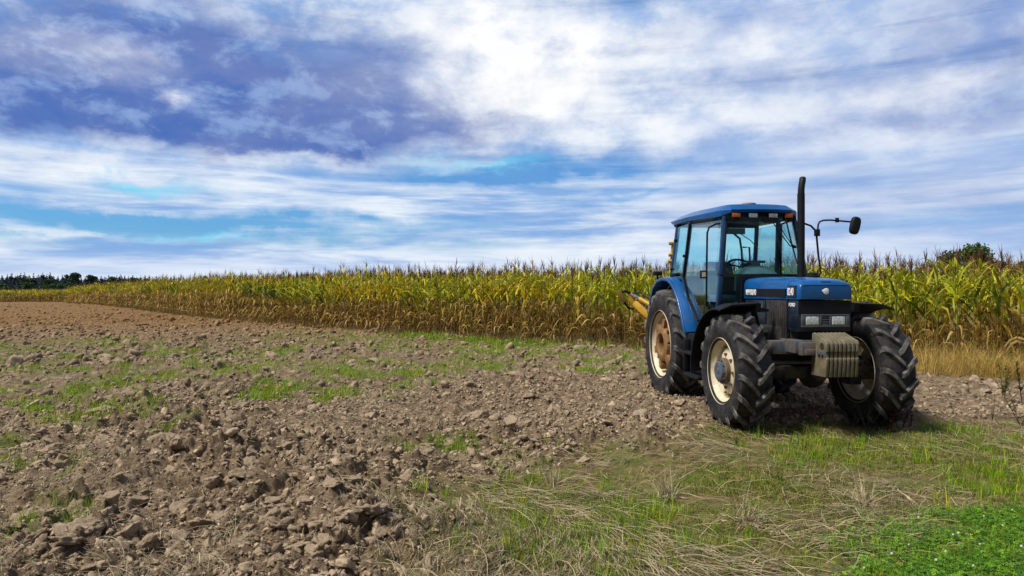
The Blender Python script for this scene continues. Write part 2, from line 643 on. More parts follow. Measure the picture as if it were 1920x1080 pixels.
def ridge(x, y):
    """where the plough turned up the big clods"""
    o = np.zeros_like(x)
    for (x0, y0, x1, y1, w) in ((-4.6, 8.6, -.55, 3.7, .75), (-.6, 7.0, 1.5, 7.0, .62), (-1.6, 6.6, -.5, 4.6, .5), (-3.2, 4.9, -2.6, 4.2, .4)):
        dx, dy = x1 - x0, y1 - y0
        t = np.clip(((x - x0) * dx + (y - y0) * dy) / (dx * dx + dy * dy), 0, 1)
        d = np.hypot(x - x0 - t * dx, y - y0 - t * dy)
        o = np.maximum(o, np.exp(-(d / w) ** 2))
    return o


def gz(x, y):
    x, y = np.asarray(x, float), np.asarray(y, float)
    p = plow_mask(x, y)
    wx, wy = x + .16 * (fbm(x * 6, y * 6, 31, 3) - .5), y + .16 * (fbm(x * 6, y * 6, 35, 3) - .5)
    rough = .40 + .75 * fbm(x * .45, y * .45, 61, 2) + .75 * ridge(x, y)
    c = .07 * bumps(wx, wy, .42, 101, .6) + .065 * bumps(wx + 3.1, wy, .21, 111, .7) + .045 * bumps(wx, wy + 1.7, .11, 121, .8) + .016 * bumps(wx, wy, .055, 131, .8) + .06 * (1 - np.abs(2 * fbm(wx * 4.5, wy * 4.5, 147, 5) - 1)) + .022 * (1 - np.abs(2 * fbm(x * 19, y * 19, 153, 3) - 1))
    c = c + .09 * (fbm(x * 1.5, y * 1.5, 141, 3) - .5) + .012 * (fbm(x * 18, y * 18, 145, 2) - .5)
    g = .05 * (fbm(x * 1.1, y * 1.1, 151, 3) - .5) + .022 * (fbm(x * 7, y * 7, 161, 3) - .5) + .010 * bumps(wx, wy, .10, 171, .4)
    press = tractor_mask(x, y)
    z = macro(x, y) + p * rough * c * (1 - .8 * press) + (1 - p) * g * (1 - .8 * press)
    for (lx, ly, a, w) in ((2.46, -.80, .055, .8), (2.46, .80, .05, .8), (0, -.72, .035, .8), (0, .72, .035, .8)):
        wx_, wy_ = t2w(lx, ly)
        z = z + a * np.exp(-((x - wx_) ** 2 + (y - wy_) ** 2) / w ** 2)
    return z - .01 * p


# ------------------------------------------------------------------ ground
def ground():
    rs = [.0]
    r = .35
    while r < 900:
        rs.append(r)
        r *= 1.06 if r < 2.9 else 1.0030 if r < 12 else 1.0045 if r < 26 else 1.008 if r < 70 else 1.035
    rs = np.array(rs)
    th = np.concatenate([np.arange(-180, -44, 2.0), np.arange(-44, 44, .098), np.arange(44, 180, 2.0)]) * math.pi / 180
    nr, nt = len(rs), len(th)
    rr, tt = np.meshgrid(rs, th, indexing='ij')
    x, y = (rr * np.sin(tt)).ravel(), (rr * np.cos(tt)).ravel()
    z = np.empty_like(x)
    zone = np.zeros((len(x), 3), np.float32)
    for a in range(0, len(x), 200000):
        s = slice(a, a + 200000)
        z[s] = gz(x[s], y[s])
        zone[s, 0] = plow_mask(x[s], y[s])
        zone[s, 1] = green_mask(x[s], y[s]) * zone[s, 0]
        zone[s, 2] = fbm(x[s] * .8, y[s] * .8, 181, 3)
    i = np.arange(nr - 1)[:, None] * nt
    j = np.arange(nt)[None, :]
    j2 = (j + 1) % nt
    F = np.stack([i + j, i + nt + j, i + nt + j2, i + j2], -1).reshape(-1, 4)
    me = np_mesh('ground', np.stack([x, y, z], 1), [F], zone, True, 'zone')
    m, t, b = new_mat('soil_and_turf')
    at = t.nodes.new('ShaderNodeAttribute')
    at.attribute_name = 'zone'
    sep = t.nodes.new('ShaderNodeSeparateColor')
    t.links.new(at.outputs['Color'], sep.inputs[0])
    P, G, S = (X(t, sep.outputs[k]) for k in range(3))
    tc = t.nodes.new('ShaderNodeTexCoord')
    o = tc.outputs['Object']
    n1, n2, n3 = noise(t, o, .7, 5, .6), noise(t, o, 9, 7, .65), noise(t, o, 45, 6, .7)
    soil = mixc(t, n2.ss(.3, .7), (.09, .063, .039), (.345, .258, .168))
    soil = mixc(t, n1.ss(.38, .66) * .55, soil, (.15, .095, .055))
    soil = mixc(t, n3.ss(.55, .72) * .45, soil, (.36, .265, .17))
    soil = mixc(t, n3.ss(.47, .36) * .65, soil, (.045, .029, .017))  # dark flecks painted in as shade in the gaps between crumbs
    sepo = t.nodes.new('ShaderNodeSeparateXYZ')
    t.links.new(o, sepo.inputs[0])
    far = X(t, sepo.outputs[1]).ss(14, 34)
    soil = mixc(t, far * .8, soil, mixc(t, n2.ss(.35, .65), (.115, .056, .018), (.26, .148, .052)))
    turf = mixc(t, n2.ss(.35, .65), (.10, .075, .032), (.25, .19, .085))
    turf = mixc(t, (noise(t, o, 2.2, 5, .6).ss(.45, .6)) * .7, turf, mixc(t, n3, (.06, .085, .015), (.15, .17, .035)))
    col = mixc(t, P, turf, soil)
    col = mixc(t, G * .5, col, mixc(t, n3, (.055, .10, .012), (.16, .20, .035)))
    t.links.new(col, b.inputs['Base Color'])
    b.inputs['Roughness'].default_value = .95
    b.inputs['Specular IOR Level'].default_value = .15
    bn = t.nodes.new('ShaderNodeBump')
    bn.inputs['Strength'].default_value = .9
    bn.inputs['Distance'].default_value = .03
    t.links.new((n3 * .6 + noise(t, o, 130, 4, .7) * .4).s, bn.inputs['Height'])
    t.links.new(bn.outputs[0], b.inputs['Normal'])
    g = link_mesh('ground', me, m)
    tag(g, 'ploughed brown field with mown straw-strewn turf at the near corner', 'field', kind='structure')


ground()


# ------------------------------------------------------------------ merging many small pieces into one mesh
def scatter(name, temps, pos, rotz, scale, which, m, tilt=None, tint=None, smooth=False, parent=None):
    """temps: list of (V, [faces], C); every array per instance"""
    Vs, Fs3, Fs4, Cs, off = [], [], [], [], 0
    for k, (V, F, C) in enumerate(temps):
        idx = np.nonzero(which == k)[0]
        if not len(idx): continue
        V = np.asarray(V)
        n = len(idx)
        s = scale[idx]
        s = s[:, None, None] if s.ndim == 1 else s[:, None, :]
        v = V[None] * s
        if tilt is not None:
            a = tilt[idx]
            ca, sa = np.cos(a)[:, None], np.sin(a)[:, None]
            v = np.stack([v[..., 0] * ca + v[..., 2] * sa, v[..., 1], -v[..., 0] * sa + v[..., 2] * ca], -1)
        c, sn = np.cos(rotz[idx])[:, None], np.sin(rotz[idx])[:, None]
        v = np.stack([v[..., 0] * c - v[..., 1] * sn, v[..., 0] * sn + v[..., 1] * c, v[..., 2]], -1)
        v = v + pos[idx][:, None, :]
        Vs.append(v.reshape(-1, 3))
        if C is None: C = np.ones((len(V), 3)) * .5
        cc = np.repeat(C[None], n, 0)
        if tint is not None: cc = cc * tint[idx][:, None, :]
        Cs.append(cc.reshape(-1, 3))
        base = off + np.arange(n)[:, None, None] * len(V)
        for f in F:
            if not len(f): continue
            ff = (f[None] + base).reshape(-1, f.shape[1])
            (Fs3 if f.shape[1] == 3 else Fs4).append(ff)
        off += n * len(V)
    F = []
    if Fs3: F.append(np.concatenate(Fs3))
    if Fs4: F.append(np.concatenate(Fs4))
    me = np_mesh(name, np.concatenate(Vs), F, np.concatenate(Cs), smooth)
    return link_mesh(name, me, m, parent)


def ribbon(path, width, col, across=None, fold=0.0):
    """flat strip along path (n,3); width (n,), col (n,3)"""
    path = np.asarray(path, float)
    d = np.gradient(path, axis=0)
    d /= np.linalg.norm(d, axis=1)[:, None] + 1e-9
    if across is None:
        across = np.cross(d, [0, 0, 1.0])
        across /= np.linalg.norm(across, axis=1)[:, None] + 1e-9
    w = np.asarray(width)[:, None] / 2
    n = len(path)
    if fold:
        nrm = np.cross(across, d)
        V = np.stack([path - across * w + nrm * w * fold, path, path + across * w + nrm * w * fold], 1).reshape(-1, 3)
        i = np.arange(n - 1)[:, None] * 3
        F = np.concatenate([i + np.array([[0, 1, 4, 3]]), i + np.array([[1, 2, 5, 4]])])
        C = np.repeat(col, 3, 0)
    else:
        V = np.stack([path - across * w, path + across * w], 1).reshape(-1, 3)
        i = np.arange(n - 1)[:, None] * 2
        F = i + np.array([[0, 1, 3, 2]])
        C = np.repeat(col, 2, 0)
    return V, F, C


def merge(parts):
    V, F, C, o = [], [], [], 0
    for (v, f, c) in parts:
        V.append(v); F.append(f + o); C.append(c); o += len(v)
    return np.concatenate(V), [np.concatenate(F)], np.concatenate(C)


# ------------------------------------------------------------------ the corn
GREENS = np.array([(.055, .11, .006), (.14, .21, .006), (.29, .33, .007), (.48, .44, .009), (.64, .50, .014)])
DRY = np.array([(.40, .25, .055), (.26, .135, .025), (.46, .28, .045), (.13, .065, .018), (.50, .34, .11), (.36, .26, .025)])


def corn_parts(rng, seg=6, fold=.35, green=.5):
    H = rng.uniform(1.80, 2.06)
    lean = rng.normal(0, .02, 2)
    def axis(z): return np.array([lean[0] * z + .0, lean[1] * z, z])
    # stalk
    zs = np.linspace(0, H, 5)
    ring = np.array([(math.cos(a), math.sin(a), 0) for a in (0, 2.1, 4.2)])
    V = np.concatenate([axis(z) + ring * (.013 - .004 * z / H) for z in zs])
    i = np.arange(4)[:, None, None] * 3
    k = np.arange(3)[None, :, None]
    k2 = (k + 1) % 3
    F = np.concatenate([i + k, i + k2, i + 3 + k2, i + 3 + k], -1).reshape(-1, 4)
    C = np.array([(.22, .14, .04) if z < .9 else (.24, .22, .05) for z in zs for _ in range(3)])
    stalk = (V, F, C)
    # leaves
    leaves = []
    n = rng.integers(12, 15)
    a0 = rng.uniform(0, 6.28)
    for q in range(n):
        u = q / (n - 1)
        z = .12 + u * (H - .16)
        az = a0 + q * math.pi + rng.normal(0, .55)
        dry = rng.random() < np.interp(u, [0, .4, .55, .68, .85, 1], [1, .98, .80, .30, .10, .12])
        L = rng.uniform(.55, .85) * np.interp(u, [0, .2, .6, .85, 1], [.7, .95, 1.0, .72, .42])
        W = rng.uniform(.055, .088) * np.interp(u, [0, .5, 1], [.65, 1, .75])
        s = np.linspace(0, 1, seg)
        if dry:
            th0, th1 = rng.uniform(.35, 1.0), rng.uniform(2.5, 3.1)
            th = th0 + (th1 - th0) * np.clip(s * rng.uniform(1.8, 3.4), 0, 1)
            W *= rng.uniform(.45, .95)
            L *= .85
        else:
            th0, th1 = rng.uniform(.30, .75), rng.uniform(1.2, 2.6)
            th = th0 + (th1 - th0) * s ** rng.uniform(1.1, 2.0)
        ds = L / (seg - 1)
        r = np.concatenate([[0], np.cumsum(np.sin(th[:-1]) * ds)])
        h = np.concatenate([[0], np.cumsum(np.cos(th[:-1]) * ds)])
        azs = az + rng.normal(0, .35) * s ** 2
        path = axis(z) + np.stack([r * np.cos(azs), r * np.sin(azs), h], 1)
        path[:, 2] = np.maximum(path[:, 2], .03)
        w = W * np.clip(s * 6 + .45, 0, 1) * (1 - s ** 2.2) + .004
        tw = rng.normal(0, .5) * s + rng.normal(0, .2) + (rng.normal(0, 1.2) * s if dry else 0)
        side = np.stack([-np.sin(azs), np.cos(azs), 0 * s], 1)
        d = np.gradient(path, axis=0)
        d /= np.linalg.norm(d, axis=1)[:, None] + 1e-9
        nr = np.cross(side, d)
        across = side * np.cos(tw)[:, None] + nr * np.sin(tw)[:, None]
        c0 = DRY[rng.integers(len(DRY))] * rng.uniform(.7, 1.15) if dry else GREENS[min(4, int(rng.beta(1.5 + 1.6 * (1 - green), .9 + 1.5 * green) * 5))] * rng.uniform(.8, 1.2)
        tip = DRY[rng.integers(3)] if (not dry and rng.random() < .35) else c0
        cc = c0 + (tip - c0) * (s ** 3)[:, None]
        leaves.append(ribbon(path, w, cc, across, fold))
    # an ear in its husk
    if rng.random() < .75:
        a = rng.uniform(0, 6.28)
        z = rng.uniform(.75, 1.05)
        p = axis(z)[None] + np.outer(np.linspace(0, .24, 4), [math.cos(a) * .5, math.sin(a) * .5, .85])
        for da in (0, 1.57):
            leaves.append(ribbon(p, np.array([.02, .055, .05, .01]), np.repeat([(.38, .30, .10)], 4, 0), np.repeat([[math.cos(da), math.sin(da), 0]], 4, 0)))
    # tassel
    tas = []
    tcol = np.array([(.22, .12, .06), (.15, .07, .05), (.34, .19, .07)][rng.integers(3)])
    top = axis(H)
    for q in range(rng.integers(4, 8)):
        L = .38 if q == 0 else rng.uniform(.14, .30)
        a = rng.uniform(0, 6.28)
        t0 = 0.03 if q == 0 else rng.uniform(.12, .55)
        s = np.linspace(0, 1, 4)
        th = t0 + s * rng.uniform(0, .5)
        rr = np.concatenate([[0], np.cumsum(np.sin(th[:-1]))]) * L / 3
        hh = np.concatenate([[0], np.cumsum(np.cos(th[:-1]))]) * L / 3
        path = top + np.stack([rr * math.cos(a), rr * math.sin(a), hh + (0 if q == 0 else .03 + .015 * q)], 1)
        w = np.array([.007, .011, .010, .004])
        for da in (0, 1.57):
            tas.append(ribbon(path, w, np.repeat(tcol[None], 4, 0), np.repeat([[math.cos(da), math.sin(da), 0]], 4, 0)))
    st = (np.concatenate([stalk[0], [axis(H), axis(H + .06)]]), stalk[1], np.concatenate([stalk[2], [tcol, tcol]]))
    return (stalk[0], [stalk[1]], stalk[2]), merge(leaves), merge(tas), merge([stalk] + leaves + tas)


def polyline_points(pl, step):
    out = []
    carry = 0.0
    for (p, q) in zip(pl[:-1], pl[1:]):
        p, q = np.array(p, float), np.array(q, float)
        L = np.linalg.norm(q - p)
        t = carry
        while t < L:
            out.append((*(p + (q - p) * t / L), *((q - p) / L)))
            t += step
        carry = t - L
    return np.array(out)


EDGE = [(17.2, 6.2), (3.7, 17.1), (-5.9, 24.9), (-14.2, 34.0), (-24.0, 46), (-40, 67), (-62, 95)]
EDGE2 = [(-58, 112), (-90, 121), (-150, 131)]


def corn():
    rng = np.random.default_rng(5)
    near = [corn_parts(rng, 6, .35, g) for g in (.05, .15, .25, .4, .5, .6, .75, .85, .95)]
    farv = [corn_parts(rng, 4, 0.0, g) for g in (.05, .15, .3, .4, .55, .7, .85, .95)]
    pts = []
    for row in range(14):
        e = polyline_points(EDGE, .165)
        off = .1 + row * .72
        nx, ny = -e[:, 3], e[:, 2]           # to the field side
        sgn = np.where(nx * .7 + ny * .7 > 0, 1, -1)
        x = e[:, 0] + nx * sgn * off + rng.normal(0, .07, len(e))
        y = e[:, 1] + ny * sgn * off + rng.normal(0, .07, len(e))
        pts.append(np.stack([x, y, np.full(len(e), row)], 1))
    P = np.concatenate(pts)
    keep = (np.abs(P[:, 0] / np.maximum(P[:, 1], .1)) < .95) & (P[:, 1] > 4)
    D = np.hypot(P[:, 0], P[:, 1])
    keep &= ~((P[:, 2] > 8) & (D > 60)) & ~((D > 45) & (rng.random(len(P)) < .35)) & (rng.random(len(P)) > .03)
    P, D = P[keep], D[keep]
    px = 960 + FPX * P[:, 0] / P[:, 1]
    vis = ((px < 1225) & (px > -20)) | ((px > 1640) & (px < 1960))
    vis &= np.where(px > 1640, P[:, 2] < 5, P[:, 2] < 2)
    def greenness(x, y, n):
        return np.clip(sst(.36, .64, fbm(x * .35, y * .35, 501, 3)) + rng.normal(0, .22, n), 0, .999)
    gr = greenness(P[:, 0], P[:, 1], len(P))
    order = np.argsort(np.where(vis, D, 1e9))[:300]
    sel = np.zeros(len(P), bool)
    sel[order] = True
    protos = []
    for (st, lv, ta, _) in near:
        root = empty('corn_plant')
        for nm, d in (('stalk', st), ('foliage', lv), ('tassel', ta)):
            link_mesh(nm, np_mesh(nm, d[0], d[1], d[2]), M['leaf'], root)
        tag(root, 'tall yellowing corn plant standing in the nearest rows of the field', 'corn plant', 'corn plants along the field edge')
        protos.append(root)
    used = set()
    for i in order:
        k = int(gr[i] * len(near))
        if k in used: o = copy_tree(protos[k])
        else:
            used.add(k)
            o = protos[k]
        o.location = (P[i, 0], P[i, 1], float(macro(P[i:i + 1, 0], P[i:i + 1, 1])[0]))
        o.rotation_euler = (0, 0, rng.uniform(0, 6.28))
        s = rng.uniform(.90, 1.09)
        o.scale = (s, s, s * rng.uniform(.96, 1.05))
    for k, r_ in enumerate(protos):
        if k not in used: bpy.data.objects.remove(r_)
    Q = P[~sel]
    # a strip of corn far behind, where the land falls away
    e = polyline_points(EDGE2, .45)
    extra = []
    for row in range(16):
        extra.append(np.stack([e[:, 0] + rng.normal(0, .1, len(e)), e[:, 1] + row * .9 + rng.normal(0, .1, len(e)), np.full(len(e), row)], 1))
    Q = np.concatenate([Q] + extra)
    n = len(Q)
    d = np.hypot(Q[:, 0], Q[:, 1])
    pos = np.stack([Q[:, 0], Q[:, 1], macro(Q[:, 0], Q[:, 1])], 1)
    gq = greenness(Q[:, 0], Q[:, 1], n)
    wh = np.where(d < 30, (gq * 9).astype(int), 9 + (gq * 8).astype(int))
    sc = rng.uniform(.92, 1.1, n)
    sc3 = np.stack([sc, sc, sc * rng.uniform(.95, 1.05, n)], 1)
    big = np.where(d > 45, np.clip(d / 60, 1, 1.8), 1.0)
    sc3[:, :2] *= big[:, None]
    tint = np.clip(rng.normal(1, .12, (n, 1)), .7, 1.3) * np.ones((1, 3))
    o = scatter('corn_field', [c[3] for c in near] + [c[3] for c in farv], pos, rng.uniform(0, 6.28, n), sc3, wh, M['leaf'], tint=tint)
    tag(o, 'dense yellow-green corn crop filling the field behind its front rows', 'corn crop', kind='stuff')


corn()

# ------------------------------------------------------------------ clods
def clod_mesh(rng, sub):
    bm = bmesh.new()
    bmesh.ops.create_icosphere(bm, subdivisions=sub, radius=1.0)
    V = np.array([v.co[:] for v in bm.verts])
    F = np.array([[v.index for v in f.verts] for f in bm.faces])
    bm.free()
    for _ in range(6):                                  # broken flat faces
        n = rng.normal(size=3)
        n /= np.linalg.norm(n)
        t = V @ n - rng.uniform(.30, .70)
        V = V - np.clip(t, 0, None)[:, None] * n * .97
    off = rng.uniform(0, 60, 3)

    def n3(f, sd):
        p = V * f + off
        return (vn(p[:, 0], p[:, 1], sd) + vn(p[:, 1], p[:, 2], sd + 1) + vn(p[:, 2], p[:, 0], sd + 2)) / 1.5 - 1
    k = 1 + .62 * n3(1.7, 3) + .36 * n3(4.3, 13)
    if sub > 2: k = k + .26 * n3(9.0, 23)
    if sub > 3: k = k + .14 * n3(19.0, 33)
    V = V * np.clip(k, .35, 2)[:, None] * np.array([1, rng.uniform(.6, .95), rng.uniform(.45, .8)])
    return V, [F], np.ones((len(V), 3))


def clod_mat():
    m, t, b = new_mat('soil_clod')
    at = t.nodes.new('ShaderNodeAttribute')
    at.attribute_name = 'col'
    tc = t.nodes.new('ShaderNodeTexCoord')
    o = tc.outputs['Object']
    n2, n3 = noise(t, o, 14, 7, .65), noise(t, o, 60, 6, .7)
    c = mixc(t, n2.ss(.3, .7), (.185, .133, .086), (.47, .362, .246))
    c = mixc(t, n3.ss(.55, .75) * .4, c, (.34, .255, .175))
    mu = t.nodes.new('ShaderNodeMix')
    mu.data_type = 'RGBA'
    mu.blend_type = 'MULTIPLY'
    mu.inputs[0].default_value = 1
    t.links.new(c, mu.inputs[6])
    t.links.new(at.outputs['Color'], mu.inputs[7])
    t.links.new(mu.outputs[2], b.inputs['Base Color'])
    b.inputs['Roughness'].default_value = .95
    b.inputs['Specular IOR Level'].default_value = .15
    bn = t.nodes.new('ShaderNodeBump')
    bn.inputs['Strength'].default_value = .8
    bn.inputs['Distance'].default_value = .012
    t.links.new((n3 * .5 + n2 * .5).s, bn.inputs['Height'])
    t.links.new(bn.outputs[0], b.inputs['Normal'])
    return m


def clods():
    rng = np.random.default_rng(21)
    m = clod_mat()
    big = [clod_mesh(rng, 4) for _ in range(10)]
    med = [clod_mesh(rng, 3) for _ in range(8)]
    low = [clod_mesh(rng, 2) for _ in range(8)]
    bigme = [np_mesh('soil_clod', v, f, c * np.array([1.0, 1.0, 1.0]), False) for (v, f, c) in big]
    for me in bigme: me.materials.append(m)

    def put(x, y, s, label, group=None, k=None, flat=1.0, yaw=None):
        k = int(rng.integers(len(bigme))) if k is None else k
        o = bpy.data.objects.new('soil_clod', bigme[k])
        o.location = (x, y, float(gz(np.array([x]), np.array([y]))[0]) + s * .05)
        o.rotation_euler = (rng.normal(0, .3), rng.normal(0, .3), rng.uniform(0, 6.28) if yaw is None else yaw)
        o.scale = (s, s, s * flat)
        COL.objects.link(o)
        tag(o, label, 'soil clod', group)
    named = [(380, 1012, .10, 'blocky pale soil clod beside a straw bundle near the bottom edge'),
             (62, 985, .15, 'long flat slab of pale soil lying at the left edge of the photo'),
             (395, 950, .10, 'rounded pale soil clod in the middle of the left foreground furrow'),
             (322, 905, .13, 'layered soil slab tilted up left of the rounded pale clod'),
             (345, 822, .12, 'upright angular soil clod topping the left foreground furrow'),
             (415, 865, .12, 'broad crusted soil clod behind the layered tilted slab'),
             (580, 838, .15, 'wedge shaped soil slab propped up mid field left of centre'),
             (755, 925, .12, 'thick lumpy clod on the ridge left of the turf edge'),
             (690, 1020, .10, 'tall narrow clod standing near the bottom edge left of the turf'),
             (1090, 868, .11, 'grey brown clod with a dark hollow beneath beside the dry grass clump'),
             (890, 800, .14, 'pale chunk of soil in the ploughed strip ahead of the tractor wheels'),
             (275, 685, .13, 'small pale lump standing up alone in the far left ploughed land')]
    for (px, py, s, lb) in named:
        x, y = px2g(px, py)
        put(x, y, s, lb, 'named soil clods')
    n = 0
    while n < 285:
        px, py = rng.uniform(-20, 1250), 720 + 370 * rng.random() ** .8
        x, y = px2g(px, py)
        if plow_mask(np.array([x]), np.array([y]))[0] < .75: continue
        if rng.random() > .18 + ridge(np.array([x]), np.array([y]))[0]: continue
        if min(abs(px - q[0]) + abs(py - q[1]) for q in named) < 30: continue
        put(x, y, (.045 + .075 * rng.random() ** 2) * (1.15 if y > 6 else .9), 'loose rough brown soil clod lying in the ploughed foreground', 'soil clods in the foreground')
        n += 1
    # the countless small ones
    N = 60000
    r = 2.9 * (48 / 2.9) ** rng.random(N)
    a = rng.uniform(-.75, .75, N)
    x, y = r * np.sin(a), r * np.cos(a)
    ok = (rng.random(N) < plow_mask(x, y) * (1 - .6 * green_mask(x, y))) & (tractor_mask(x, y) < .4) & (x < 17.2 - (y - 6.4) * 1.12)
    clump = fbm(x * .9, y * .9, 301, 3)
    ok &= rng.random(N) < sst(.35, .62, clump) * .7 + .18 + .5 * ridge(x, y)
    x, y, r = x[ok], y[ok], r[ok]
    NF = 9000
    rf = 16 * (95 / 16) ** rng.random(NF)
    af = rng.uniform(-.72, .2, NF)
    xf, yf = rf * np.sin(af), rf * np.cos(af)
    edge_y = np.interp(xf, [-62, -40, -24.5, -14.8, -6.3, 3.9, 17.2], [95, 67, 46, 34, 24.9, 17.1, 6.2])
    kf = (yf < edge_y - .5) & (rng.random(NF) > .7 * green_mask(xf, yf))
    x, y, r = np.concatenate([x, xf[kf]]), np.concatenate([y, yf[kf]]), np.concatenate([r, rf[kf]])
    n = len(x)
    s = (.008 + .034 * rng.random(n) ** 2.2) * np.clip(r / 7, .85, 2.6) * (1 + 1.0 * (rng.random(n) < .10))
    wh = np.where(r < 9, rng.integers(0, 8, n), 8 + rng.integers(0, 8, n))
    pos = np.stack([x, y, gz(x, y) + s * .02], 1)
    f = sst(14, 34, y)[:, None]
    tint = np.clip(rng.normal(1, .16, (n, 1)), .6, 1.4) * (1 - .22 * sst(7, 13, r))[:, None] * ((1 - f) * np.ones((1, 3)) + f * np.array([[.95, .74, .48]]))
    NC = 60000
    rc = 2.8 * (12 / 2.8) ** rng.random(NC)
    ac = rng.uniform(-.74, .74, NC)
    xc, yc = rc * np.sin(ac), rc * np.cos(ac)
    kc = rng.random(NC) < plow_mask(xc, yc) * (.35 + .65 * sst(.38, .6, fbm(xc * 1.7, yc * 1.7, 311, 3)))
    xc, yc, rc = xc[kc], yc[kc], rc[kc]
    nc = len(xc)
    scr = (.006 + .016 * rng.random(nc) ** 1.6) * np.clip(rc / 6, .9, 1.7)
    pos = np.concatenate([pos, np.stack([xc, yc, gz(xc, yc) + scr * .2], 1)])
    s = np.concatenate([s, scr])
    wh = np.concatenate([wh, 8 + rng.integers(0, 8, nc)])
    tint = np.concatenate([tint, np.clip(rng.normal(.95, .2, (nc, 1)), .5, 1.4) * np.ones((1, 3))])
    n = len(s)
    o = scatter('soil_crumbs', med + low, pos, rng.uniform(0, 6.28, n), s, wh, m, rng.normal(0, .5, n), tint)
    tag(o, 'countless crumbs and small clods of brown soil over the ploughed land', 'soil crumbs', kind='stuff')


clods()


# ------------------------------------------------------------------ grass, straw and clover
def tuft_temp(rng, nb, h, spread, cols, lean=.5, w=.005, seg=4):
    parts = []
    for _ in range(nb):
        a = rng.uniform(0, 6.28)
        L = h * rng.uniform(.5, 1.15)
        s = np.linspace(0, 1, seg)
        th = rng.uniform(0, lean * .5) + s * rng.uniform(0, lean)
        rr = np.concatenate([[0], np.cumsum(np.sin(th[:-1]))]) * L / (seg - 1)
        hh = np.concatenate([[0], np.cumsum(np.cos(th[:-1]))]) * L / (seg - 1)
        ox, oy = rng.normal(0, spread, 2)
        p = np.stack([ox + rr * math.cos(a), oy + rr * math.sin(a), hh - .01], 1)
        c = cols[rng.integers(len(cols))] * rng.uniform(.8, 1.2)
        b = a + 1.57 + rng.normal(0, .6)
        parts.append(ribbon(p, w * rng.uniform(.7, 1.3) * (1 - s ** 1.6 * .9), np.repeat(c[None], seg, 0), np.repeat([[math.cos(b), math.sin(b), 0]], seg, 0)))
    return merge(parts)


GC = np.array([(.20, .35, .008), (.28, .42, .012), (.38, .46, .018), (.14, .26, .010), (.11, .25, .02)])
SC_ = np.array([(.42, .34, .20), (.34, .26, .14), (.50, .42, .27), (.27, .20, .11), (.36, .31, .20)])


def straw_temp(rng, L, w, bend=.5):
    s = np.linspace(0, 1, 5)
    hd = np.cumsum(rng.normal(0, bend, 5)) * .35
    step = L / 4
    x = np.concatenate([[0], np.cumsum(np.cos(hd[:-1]) * step)]) - L / 2
    y = np.concatenate([[0], np.cumsum(np.sin(hd[:-1]) * step)])
    z = .006 + .035 * L / .3 * rng.random() * np.sin(s * math.pi) + rng.uniform(0, .02) * s
    c = SC_[rng.integers(len(SC_))] * rng.uniform(.8, 1.15)
    V, F, C = ribbon(np.stack([x, y, z], 1), np.full(5, w), np.repeat(c[None], 5, 0), None)
    V[:, 2] += np.tile([0, w * rng.uniform(-.8, .8)], 5)
    return V, [F], C


